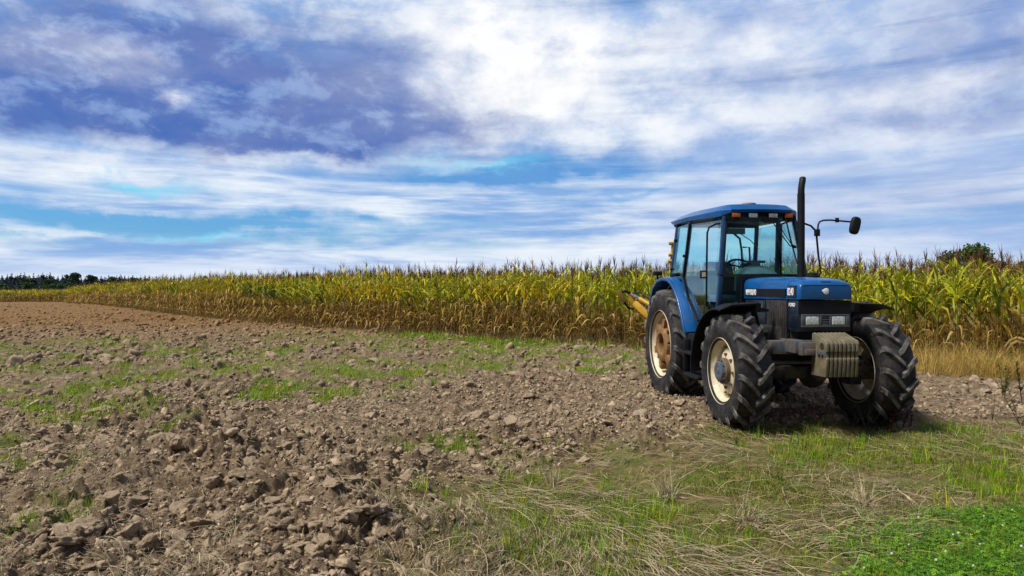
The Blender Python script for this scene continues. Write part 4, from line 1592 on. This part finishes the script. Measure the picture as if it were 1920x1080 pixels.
b.box(.95, 1.0, -.90, -.80, .44, .95)
b.build('fuel_tank', M['black'], tr, bevel=.03)
b = MB()
b.box(.80, 1.55, .42, .80, .50, 1.02)
b.build('battery_box', M['black'], tr, bevel=.03)

# --- hood
def hood_ring(x, hw, zt, zb, ch, crown):
    """half-round-shouldered section, open bottom corners"""
    pts = [(-hw, zb), (-hw * 1.0, zt - ch * 1.9), (-hw * .985, zt - ch), (-hw * .93, zt - ch * .42), (-hw * .80, zt - ch * .10), (-hw * .45, zt + crown * .7), (0, zt + crown)]
    pts = pts + [(-y, z) for (y, z) in reversed(pts[:-1])]
    return [(x, y, z) for (y, z) in pts]


rings = [hood_ring(1.62, .325, 1.765, 1.505, .075, .012), hood_ring(2.0, .322, 1.765, 1.508, .07, .012), hood_ring(2.45, .318, 1.755, 1.510, .065, .012), hood_ring(2.72, .316, 1.742, 1.511, .06, .012)]
hood = MB().loft(rings).build('hood', M['blue'], tr, smooth=40, bevel=.004)
rings = [hood_ring(2.727, .317, 1.744, 1.512, .06, .012), hood_ring(2.85, .316, 1.728, 1.512, .055, .012), hood_ring(2.92, .312, 1.712, 1.513, .05, .012), hood_ring(2.953, .302, 1.692, 1.514, .04, .006), hood_ring(2.968, .286, 1.672, 1.517, .03, 0)]
nose = MB().loft(rings).build('nose_cap', M['blue'], tr, smooth=40, bevel=.004)
b = MB()
b.box(2.9655, 2.9705, -.30, .30, 1.671, 1.674)
b.box(2.93, 2.95, -.05, .06, 1.702, 1.712)
b.build('trim_line', M['navy'], nose)
# worn badge
pts = [(-.052, .008), (-.018, .028), (0, .034), (.024, .026), (.03, -.004), (.022, -.030), (.0, -.038), (-.024, -.028)]
MB().prism([(y, 1.605 + z) for (y, z) in pts], 'x', 2.966, 2.9725).build('badge', M['white'], nose, bevel=.002)
# decals along the side
yd = -.3285
MB().box(1.665, 1.99, yd - .004, yd + .01, 1.545, 1.635).build('name_panel', M['navy'], hood)
MB().box(2.00, 2.70, yd - .003, yd + .012, 1.548, 1.630).build('side_vent', M['black'], hood)
MB().box(2.735, 2.915, -.3225, -.310, 1.540, 1.668).build('number_panel', M['navy'], nose)
text_part('lettering', 'NEW HOLLAND', .094, M['white'], hood, (1.70, yd - .0065, 1.556), (1, 0, 0), (0, 0, 1), sx=.42, bold=.0022)
text_part('lettering', '8240', .112, M['white'], nose, (2.742, -.3255, 1.562), (1, 0, 0), (0, 0, 1), sx=.60, bold=.003)
# panels under the hood
b = MB()
b.box(1.60, 2.72, -.300, .300, 1.18, 1.503)
b.box(2.72, 2.935, -.305, .305, 1.16, 1.505)
body = b.build('front_grille', M['navy'], tr, bevel=.012)
text_part('lettering', 'FORD', .052, M['white'], body, (2.742, -.3085, 1.437), (1, 0, 0), (0, 0, 1), sx=1.0, bold=.0015)
b = MB()
b.box(1.66, 2.19, -.318, -.300, 1.36, 1.492)
sp = b.build('side_panel', M['navy'], tr, bevel=.006)
MB().box(1.66, 2.19, -.315, -.300, 1.19, 1.345).build('side_panel', M['navy'], tr, bevel=.006)
MB().box(2.745, 2.915, -.312, -.305, 1.215, 1.345).build('side_panel', M['navy'], tr, bevel=.006)
b = MB()
b.box(1.92, 2.14, -.324, -.3185, 1.385, 1.465)
b.tube([(1.80, -.325, 1.425), (1.80, -.318, 1.425)], .026, 12)
b.build('panel_latch', M['grey'], sp)
b = MB()                                              # ribbed rubber intake curtain
for k in range(11):
    x = 2.245 + k * .0435
    b.hexa([(x, -.322, 1.02), (x + .032, -.322, 1.02), (x + .032, -.302, 1.02), (x, -.302, 1.02), (x, -.332, 1.50), (x + .032, -.332, 1.50), (x + .032, -.302, 1.50), (x, -.302, 1.50)])
b.build('air_screen', M['dark'], tr, bevel=.005)
b = MB()
b.box(2.936, 2.944, -.30, .30, 1.355, 1.498)
b.build('grille_panel', M['black'], body)
# headlight panel
b = MB()
x0 = 2.938
b.box(x0, x0 + .02, -.275, .275, 1.335, 1.352)
b.box(x0, x0 + .02, -.275, .275, 1.212, 1.232)
for (a, c) in ((-.275, -.232), (-.068, -.045), (.045, .068), (.232, .275)):
    b.box(x0, x0 + .02, a, c, 1.232, 1.335)
for k in range(4):
    b.box(x0, x0 + .014, -.045, .045, 1.236 + k * .026, 1.250 + k * .026)
hp = b.build('headlight_panel', M['grey'], tr, bevel=.003)
for sy in (-1, 1):
    MB().loft([[(xx, sy * .15 + yy * s_, 1.2835 + zz * s_) for (yy, zz) in ((-.080, -.049), (.080, -.049), (.080, .049), (-.080, .049))] for (xx, s_) in ((2.936, 1), (2.952, .98), (2.960, .80))]).build('headlight', M['lens'], hp, bevel=.004)
# fuel/air cap on hood
b = MB()
b.v, b.f = [], []
lt = MB().lathe([(0, .085), (.018, .085), (.022, .06), (.05, .058), (.056, .045), (.056, 0)], 28)
b.add([(x + 2.33, z + .20, y + 1.764) for (x, y, z) in lt.v], lt.f)
b.tube([(2.20, .26, 1.77), (2.20, .26, 1.81)], .03, 10)
b.build('filler_cap', M['black'], tr)

# --- front weights
b = MB()
b.box(2.62, 2.98, -.36, .36, .93, 1.07)
b.box(2.60, 2.75, -.50, .50, .90, 1.05)
carrier = b.build('weight_carrier', M['steel'], tr, bevel=.01)
b = MB()
b.box(2.985, 3.07, -.33, -.12, .915, 1.055)
b.box(3.00, 3.08, -.30, -.16, .92, .985)
b.build('bracket', M['steel'], carrier, bevel=.006)
poly = [(2.985, .70), (3.262, .705), (3.275, .83), (3.285, .90), (3.270, .912), (3.270, .965), (3.287, .975), (3.287, 1.06), (3.265, 1.092), (3.22, 1.104), (3.03, 1.160), (3.0, 1.150), (2.995, 1.06), (3.07, 1.05), (3.07, .93), (2.985, .90)]
for k in range(8):
    y = -.181 + k * .0466
    g = MB().prism(poly, 'y', y, y + .0325).build('ballast_weight', M['weight'], carrier, bevel=.005)
b = MB()
b.tube([(3.20, -.189, 1.03), (3.20, -.176, 1.03)], .032, 12)
b.build('grip_hole', M['dark'], carrier)
b = MB()
b.box(3.10, 3.27, -.1835, -.178, .915, .965)
b.tube([(3.15, -.20, .94), (3.15, -.17, .94)], .018, 8)
b.tube([(3.21, -.20, .94), (3.21, -.17, .94)], .018, 8)
b.build('weight_bolt', M['grey'], carrier)
# slot shadows are real gaps: small notches are left by the 5 mm spacing

# --- fenders
def arc_band(cx, cz, r, a0, a1, y0, y1, th, n, droop=0.0, r_in=None):
    rings = []
    for k in range(n + 1):
        a = a0 + (a1 - a0) * k / n
        c, s = math.cos(a), math.sin(a)
        rings.append([(cx + r * c, y0, cz + r * s - droop), (cx + (r + .006) * c, y0 * .7 + y1 * .3, cz + (r + .006) * s - droop * .3), (cx + r * c, y1, cz + r * s),
                      (cx + (r - th) * c, y1, cz + (r - th) * s), (cx + (r - th) * c, y0 * .7 + y1 * .3, cz + (r - th) * s - droop * .3), (cx + (r - th) * c, y0, cz + (r - th) * s - droop)])
    return rings


for sy in (-1, 1):
    # rear: a profile over the tyre, top flattened, straight front drop
    prof = [(-.80, 1.20), (-.74, 1.45), (-.58, 1.66), (-.36, 1.775), (-.10, 1.805), (.12, 1.795), (.30, 1.745), (.46, 1.64), (.60, 1.50), (.72, 1.34), (.82, 1.18), (.90, 1.03)]
    f = MB()
    rings = []
    for (x, z) in prof:
        d = Vector((x, 0, z - .75)).normalized() * .03
        rings.append([(x, sy * .835, z), (x, sy * .60, z + .012), (x - d.x, sy * .60, z - d.z), (x - d.x, sy * .825, z - d.z)])
    f.loft(rings)
    # rolled outer lip
    rings = []
    for (x, z) in prof:
        d = Vector((x, 0, z - .75)).normalized() * .055
        rings.append([(x, sy * .838, z - .002), (x, sy * .855, z - .012), (x - d.x, sy * .855, z - d.z), (x - d.x, sy * .838, z - d.z)])
    f.loft(rings)
    rf = f.build('rear_fender', M['blue'], tr, smooth=40, bevel=.006)
    # inner wall
    w_ = MB()
    pl = [(x, z - .035) for (x, z) in prof] + [(.80, .9), (-.70, .9)]
    w_.prism(pl, 'y', sy * .598, sy * .575)
    w_.build('fender_wall', M['black'], rf)
    if sy < 0:
        b = MB()
        b.box(-.42, -.28, -.90, -.78, 1.835, 1.90)
        b.box(-.37, -.33, -.85, -.82, 1.77, 1.84)
        b.build('side_light', M['black'], rf, bevel=.012)
    # front
    g = MB()
    a0, a1 = R(182), R(80)
    g.loft(arc_band(2.46, .68, .80, a0, a1, sy * 1.05, sy * .56, .016, 18, droop=.075))
    g.loft(arc_band(2.46, .68, .785, a0, R(80), sy * .62, sy * .56, .09, 18))
    g.bar((2.46, sy * .42, 1.38), (2.46, sy * .80, 1.465), .07, .03)
    g.bar((2.30, sy * .42, 1.0), (2.30, sy * .52, 1.40), .05, .05)
    g.build('front_fender', M['black'], tr, smooth=40)

# --- exhaust
b = MB()
b.tube([(1.75, .372, 1.74), (1.75, .372, 2.84)], .046, 18)
b.tube([(1.75, .372, 2.83), (1.75, .375, 2.90), (1.745, .385, 2.96), (1.735, .40, 3.01), (1.72, .41, 3.04)], [.042, .041, .040, .040, .040], 16)
b.build('exhaust_pipe', M['black'], tr)

# --- cab
A_t, A_b, A_f = (1.36, .475, 2.585), (1.48, .575, 1.80), (1.42, .60, 1.16)
B_t, B_b = (.60, .650, 2.60), (.46, .700, 1.78)
C_t, C_b = (-.02, .620, 2.585), (-.19, .660, 1.80)


def mir(p, s):
    return (p[0], p[1] * s, p[2])


cabf = MB()
for s in (-1, 1):
    cabf.bar(mir(A_t, s), mir(A_b, s), .058, .058)
    cabf.bar(mir(A_b, s), mir(A_f, s), .058, .058)
    cabf.bar(mir(B_t, s), mir(B_b, s), .055, .055)
    cabf.bar(mir(B_b, s), (.62, .68 * s, 1.45), .055, .055)
    cabf.bar((.62, .68 * s, 1.45), (.93, .655 * s, 1.12), .055, .055)
    cabf.bar(mir(C_t, s), mir(C_b, s), .06, .05)
    cabf.bar(mir(A_f, s), (.93, .655 * s, 1.12), .06, .07)
    cabf.bar(mir(B_b, s), mir(C_b, s), .05, .05)
cabf.bar(mir(C_b, -1), mir(C_b, 1), .06, .06)
cab = cabf.build('cab_frame', M['cabblue'], tr, bevel=.010)
# seals round the windscreen and lower dash bar
b = MB()
b.bar((1.515, -.56, 1.80), (1.60, -.30, 1.805), .035, .03)
b.bar((1.60, -.30, 1.805), (1.62, 0, 1.808), .035, .03)
b.bar((1.62, 0, 1.808), (1.60, .30, 1.805), .035, .03)
b.bar((1.60, .30, 1.805), (1.515, .56, 1.80), .035, .03)
b.bar((1.60, -.335, 1.80), (1.56, -.345, 1.16), .03, .035)
b.bar((1.60, .335, 1.80), (1.56, .345, 1.16), .03, .035)
b.bar((1.395, -.48, 2.565), (1.40, .48, 2.565), .03, .05)
for s in (-1, 1):
    b.bar((1.385, .455 * s, 2.57), (1.50, .55 * s, 1.81), .02, .02)
b.build('window_seal', M['black'], cab)
# glass
def sheet(rows):
    m_ = MB()
    n = len(rows[0])
    o = [[Vector(p) for p in r_] for r_ in rows]
    th = Vector((.005, 0, 0))
    m_.loft([[*o[0], *[p - th for p in reversed(o[0])]], [*o[1], *[p - th for p in reversed(o[1])]]])
    return m_


top = [(1.385 + .05 * (1 - (k / 3) ** 2), .465 * k / 3, 2.575) for k in range(-3, 4)]
bot = [(1.495 + .11 * (1 - (k / 3) ** 2), .555 * k / 3, 1.805) for k in range(-3, 4)]
sheet([top, bot]).build('windscreen', M['glass'], cab)
for s in (-1, 1):
    MB().panel([(1.50, .55 * s, 1.785), (1.59, .35 * s, 1.785), (1.55, .36 * s, 1.18), (1.44, .575 * s, 1.18)]).build('lower_pane', M['glasslow'], cab)
    d = MB().panel([mir((1.345, .505, 2.555), s), mir((1.46, .605, 1.80), s), mir((1.40, .635, 1.20), s), mir((.96, .672, 1.18), s), mir((.66, .70, 1.47), s), mir((.50, .722, 1.80), s), mir((.63, .672, 2.565), s)], .008).build('door', M['glass'], tr, smooth=0)
    b = MB()
    b.bar(mir((.655, .708, 1.49), s), mir((.51, .73, 1.80), s), .02, .02)
    b.bar(mir((.51, .73, 1.80), s), mir((.635, .68, 2.56), s), .02, .02)
    b.bar(mir((.635, .68, 2.56), s), mir((1.345, .513, 2.555), s), .02, .02)
    b.bar(mir((.96, .68, 1.19), s), mir((.655, .708, 1.49), s), .025, .02)
    b.build('door_seal', M['black'], d)
    b = MB()
    b.box(1.22, 1.30, min(s * .70, s * .66), max(s * .70, s * .66), 1.42, 1.46)
    b.tube([mir((1.26, .70, 1.44), s), mir((1.26, .72, 1.30), s), mir((1.30, .70, 1.22), s)], .010, 6)
    b.build('door_handle', M['black'], d, bevel=.004)
    MB().panel([mir((.575, .668, 2.565), s), mir((.435, .712, 1.82), s), mir((-.165, .678, 1.83), s), mir((.005, .640, 2.555), s)]).build('side_window', M['glass'], cab)
MB().panel([(-.03, -.60, 2.56), (-.03, .60, 2.56), (-.20, .64, 1.83), (-.20, -.64, 1.83)]).build('rear_window', M['glass'], cab)
b = MB()
b.tube([(1.40, -.55, 2.485), (1.42, -.62, 2.475), (1.40, -.70, 2.43), (1.39, -.72, 2.36), (1.385, -.725, 1.9), (1.36, -.72, 1.42), (1.34, -.66, 1.36)], .013, 8)
b.build('grab_rail', M['black'], cab)
b = MB()
b.box(1.30, 1.37, -.79, -.72, 1.765, 1.87)
wl = b.build('work_light', M['black'], cab, bevel=.010)
MB().box(1.368, 1.374, -.782, -.735, 1.785, 1.85).build('lamp_lens', mat('warm_lens', (.55, .50, .34), .3, var=.3, vscale=60), wl)
# hinges on the side window
for z in (2.35, 2.05, 1.88):
    pass
b = MB()
b.tube([(-.045, -.648, 2.36), (-.045, -.675, 2.36)], .022, 8)
b.tube([(.50, -.70, 2.1), (.50, -.73, 2.1)], .022, 8)
b.tube([(-.155, -.67, 1.93), (-.155, -.70, 1.93)], .018, 8)
b.build('window_hinge', M['black'], cab)
MB().box(-.20, .0, -.70, -.60, 1.80, 1.865).build('rear_housing', M['black'], cab, bevel=.02)

# roof
def rring(pts, z):
    return [(x, y, zz if zz is not None else z) for (x, y, zz) in pts]


low = [(1.43, -.40, 2.630), (1.36, -.515, 2.585), (1.28, -.565, 2.575), (.55, -.695, 2.590), (-.02, -.680, 2.590), (-.30, -.620, 2.630), (-.34, 0, 2.632)]
low = low + [(x, -y, z) for (x, y, z) in reversed(low[:-1])] + [(1.455, .2, 2.635), (1.46, 0, 2.636), (1.455, -.2, 2.635)]
mid = [(1.445, -.415, 2.668), (1.36, -.515, 2.665), (1.27, -.575, 2.655), (.55, -.705, 2.650), (-.02, -.690, 2.655), (-.34, -.635, 2.668), (-.38, 0, 2.672)]
mid = mid + [(x, -y, z) for (x, y, z) in reversed(mid[:-1])] + [(1.475, .2, 2.670), (1.48, 0, 2.671), (1.475, -.2, 2.670)]
sh = [(1.33, -.385, 2.742), (1.26, -.43, 2.738), (1.15, -.46, 2.735), (.50, -.575, 2.735), (.0, -.58, 2.725), (-.25, -.55, 2.712), (-.28, 0, 2.715)]
sh = sh + [(x, -y, z) for (x, y, z) in reversed(sh[:-1])] + [(1.36, .2, 2.748), (1.365, 0, 2.75), (1.36, -.2, 2.748)]
tp = [(1.20, -.33, 2.762), (1.15, -.36, 2.762), (1.05, -.38, 2.762), (.45, -.46, 2.765), (.05, -.46, 2.752), (-.15, -.42, 2.735), (-.18, 0, 2.737)]
tp = tp + [(x, -y, z) for (x, y, z) in reversed(tp[:-1])] + [(1.23, .2, 2.765), (1.235, 0, 2.766), (1.23, -.2, 2.765)]
roof = MB().loft([low, mid, sh, tp]).build('roof', M['blue'], tr, smooth=14, bevel=.006)
b = MB()
b.box(.98, 1.40, -.46, .46, 2.555, 2.625)
b.hexa([(-.30, -.58, 2.585), (.0, -.62, 2.555), (.0, .62, 2.555), (-.30, .58, 2.585), (-.30, -.60, 2.632), (.0, -.66, 2.60), (.0, .66, 2.60), (-.30, .60, 2.632)])
b.build('roof_lining', M['black'], roof)
for (px, m_, w_) in ((1372.5, 'amber', .115), (1404, 'lens', .12), (1442, 'lens', .12), (1472, 'amber', .11)):
    yc = (px - 1420) / 63 * .455
    l_ = MB()
    l_.box(1.385, 1.43, yc - w_ / 2 - .006, yc + w_ / 2 + .006, 2.560, 2.628)
    lb = l_.build('lamp_housing', M['black'], roof, bevel=.006)
    MB().box(1.428, 1.442, yc - w_ / 2, yc + w_ / 2, 2.564, 2.622).build('lamp', M[m_], lb, bevel=.010)
    if m_ == 'lens':
        MB().box(1.40, 1.43, yc - .06, yc + .06, 2.50, 2.555).build('lamp_bracket', M['black'], lb, bevel=.015)
    else:
        MB().box(1.40, 1.43, yc - .055, yc + .055, 2.515, 2.556).build('lamp_bracket', M['black'], lb, bevel=.012)
b = MB()
lt = MB().lathe([(0, .070), (.035, .080), (.045, .098), (.060, .098), (.066, .085), (.066, 0)], 28)
b.add([(x + .85, z + .09, y + 2.762) for (x, y, z) in lt.v], lt.f)
b.build('beacon_base', M['capgrey'], roof)

# wiper
b = MB()
b.tube([(1.46, .10, 2.56), (1.50, .22, 2.36), (1.535, .345, 2.18)], .007, 6)
b.tube([(1.46, .15, 2.56), (1.50, .26, 2.38), (1.54, .36, 2.20)], .006, 6)
b.tube([(1.435, .33, 2.56), (1.50, .37, 2.25), (1.57, .42, 1.95)], [.010, .013, .008], 6)
b.box(1.43, 1.47, .02, .20, 2.50, 2.56)
b.tube([(1.53, .36, 2.2), (1.53, .42, 2.17)], .018, 6)
b.build('wiper', M['black'], cab)

# mirrors
b = MB()
b.tube([(1.38, .47, 2.49), (1.40, .62, 2.492), (1.40, .70, 2.465), (1.40, .755, 2.41), (1.40, .775, 2.36), (1.40, .80, 2.10), (1.42, .825, 1.84), (1.42, .60, 1.60)], .014, 8)
b.box(1.375, 1.425, .755, .815, 2.33, 2.42)
b.tube([(1.40, .795, 2.42), (1.40, .80, 2.48), (1.40, .82, 2.52), (1.40, .87, 2.54), (1.40, .97, 2.545), (1.40, 1.24, 2.525), (1.40, 1.335, 2.525)], .012, 8)
b.box(1.385, 1.415, 1.045, 1.085, 2.515, 2.575)
b.tube([(1.40, 1.30, 2.525), (1.40, 1.37, 2.525)], .026, 10)
arm = b.build('mirror_arm', M['black'], tr, bevel=.003)
rings = []
for (xx, k) in ((1.425, .90), (1.435, 1.0), (1.465, 1.0), (1.485, .85), (1.49, .6)):
    ring = []
    for q in range(20):
        a = 2 * math.pi * q / 20
        c, s = math.cos(a), math.sin(a)
        yy = math.copysign(abs(c) ** .6, c) * .066 * k
        zz = math.copysign(abs(s) ** .6, s) * .118 * k
        t_ = R(13)
        ring.append((xx, 1.285 + yy * math.cos(t_) - zz * math.sin(t_) * -1, 2.47 + zz * math.cos(t_) * 1 - yy * math.sin(t_)))
    rings.append([(p[0], 1.285 - (p[1] - 1.285) * -1 if False else p[1], p[2]) for p in ring])
rings = [[(x, 2 * 1.285 - y, z) if False else (x, y, z) for (x, y, z) in r_] for r_ in rings]
MB().loft(rings).build('mirror', M['black'], arm)

# --- cab inside
b = MB()
b.box(-.18, 1.46, -.60, .60, 1.10, 1.16)
b.box(-.20, -.16, -.60, .60, 1.10, 1.80)
b.box(1.40, 1.58, -.33, .33, 1.0, 1.79)
b.build('cab_floor', M['dark'], tr)
b = MB()
b.box(.05, .50, -.24, .24, 1.42, 1.54)
b.hexa([(.0, -.25, 1.54), (.12, -.25, 1.54), (.12, .25, 1.54), (.0, .25, 1.54), (-.08, -.22, 2.04), (.02, -.22, 2.04), (.02, .22, 2.04), (-.08, .22, 2.04)])
b.box(.1, .4, -.15, .15, 1.15, 1.42)
b.box(.0, .42, .33, .52, 1.50, 1.78)
b.box(-.05, .10, .34, .52, 1.78, 2.02)
b.build('seat', M['inside'], tr, bevel=.05, seg=3)
b = MB()
rings = []
for (x, wd, zt) in ((1.02, .20, 1.90), (1.16, .25, 1.955), (1.34, .30, 1.92), (1.50, .34, 1.83)):
    rings.append([(x, -wd, 1.60), (x, -wd * .92, zt - .10), (x, -wd * .55, zt - .015), (x, 0, zt), (x, wd * .55, zt - .015), (x, wd * .92, zt - .10), (x, wd, 1.60)])
b.loft(rings)
b.box(1.1, 1.45, -.2, .2, 1.16, 1.6)
dash = b.build('dashboard', M['inside'], tr)
MB().box(1.20, 1.24, -.17, -.09, 1.84, 1.965).build('dash_switch', M['black'], dash)
b = MB()
b.box(.93, 1.0, .02, .26, 1.985, 2.02)
b.tube([(.98, .14, 1.99), (1.05, .13, 1.88)], .05, 8)
b.build('instrument_pod', M['inside'], dash)
b = MB()
c0 = Vector((.86, -.02, 1.90))
ux, uy = Vector((0, 1, 0)), Vector((-.72, 0, .69)).normalized()
b.tube([c0 + (ux * math.cos(a) + uy * math.sin(a)) * .205 for a in [2 * math.pi * k / 28 for k in range(29)]], .015, 8)
for k in range(3):
    a = 2 * math.pi * k / 3 + .5
    b.tube([c0 + (ux * math.cos(a) + uy * math.sin(a)) * .205, c0 + Vector((.04, 0, .03))], .012, 6)
b.tube([c0 + Vector((.02, 0, .02)), (1.12, 0, 1.70)], .03, 8)
b.build('steering_wheel', M['black'], tr)
b = MB()
b.box(1.22, 1.25, -.46, -.14, 2.36, 2.44)
b.tube([(1.2, -.2, 2.38), (.9, .1, 2.30), (.6, .35, 2.2)], .006, 6)
b.tube([(.2, .02, 2.56), (.2, .10, 2.50), (.2, .25, 2.38), (.2, .28, 2.2), (.2, .30, 1.8)], .016, 6)
b.tube([(.2, .30, 2.25), (.2, .40, 2.25), (.2, .42, 1.85)], .014, 6)
b.build('sun_visor', M['inside'], cab, bevel=.0)

# ------------------------------------------------------------------ boom implement behind the tractor
bo = empty('boom_mower', (TO[0], TO[1], 0.0), TRZ)
tag(bo, 'yellow boom arm implement mounted behind the blue tractor', 'boom implement')


def lp(px, py, D):
    """point seen at a photo position at a measured distance, in tractor coordinates"""
    Xw, Z = (px - 960) / FPX * D, CAM_H + (540 - py) * D / FPX
    dx, dy = Xw - TO[0], D - TO[1]
    return (dx * FW[0] + dy * FW[1], dx * LF[0] + dy * LF[1], Z)


b = MB()
b.box(-1.55, -1.15, -.55, .55, .55, .80)
b.box(-1.45, -1.25, -.12, .30, .80, 1.25)
b.bar((-.45, -.36, .62), (-1.25, -.40, .66), .06, .09)
b.bar((-.45, .36, .62), (-1.25, .40, .66), .06, .09)
b.bar((-.45, 0, .98), (-1.3, 0, 1.20), .05, .06)
b.build('mounting_frame', M['yellow'], bo, bevel=.01)
e1, e0 = lp(1174, 552, 12.4), lp(1232, 607, 12.0)
bm_ = MB()
bm_.bar(lp(1190, 568, 12.35), e0, .09, .10)
bm_.bar(e0, (-1.35, .05, .95), .09, .10)
bm_.hexa([lp(1182, 571, 12.4), lp(1196, 578, 12.4), lp(1189, 548, 12.4), lp(1176, 549, 12.4), lp(1182, 571, 12.55), lp(1196, 578, 12.55), lp(1189, 548, 12.55), lp(1176, 549, 12.55)])
bm_.build('boom', M['yellow'], bo, bevel=.012)
c = MB()
c.tube([lp(1199, 560, 12.3), lp(1226, 576, 12.1), lp(1242, 586, 12.0)], .040, 14)
cy = c.build('hydraulic_cylinder', M['yellow'], bo)
MB().tube([lp(1183, 551, 12.4), lp(1199, 560, 12.3)], .026, 10).build('piston_rod', M['chrome'], cy)
MB().hexa([lp(1158, 546, 12.4), lp(1170, 568, 12.4), lp(1176, 565, 12.4), lp(1163, 543, 12.4), lp(1158, 546, 12.7), lp(1170, 568, 12.7), lp(1176, 565, 12.7), lp(1163, 543, 12.7)]).build('end_plate', M['rust'], bo, bevel=.008)
h_ = MB()
h_.tube([lp(1163, 548, 12.5), lp(1172, 546, 12.4), lp(1182, 549, 12.4)], .022, 8)
h_.tube([lp(1170, 566, 12.5), lp(1178, 577, 12.5), lp(1188, 580, 12.45)], .02, 8)
h_.tube([lp(1186, 549, 12.4), lp(1200, 549, 12.35), lp(1215, 560, 12.2), lp(1232, 573, 12.1)], .014, 8)
h_.build('hose', M['black'], bo)
ms = MB()
D_ = 11.9
ms.bar(lp(1262.5, 455, D_), lp(1259, 502, D_), .055, .06)
ms.bar(lp(1259, 502, D_), (-1.35, .05, 1.1), .08, .08)
for (px, py) in ((1259.5, 456.5), (1259, 478), (1257.5, 490)):
    p = Vector(lp(px, py, D_ - .02))
    ms.tube([p + Vector((0, -.05, 0)), p + Vector((0, .05, 0))], .032, 10)
ms.build('mast', M['yellow'], bo, bevel=.006)
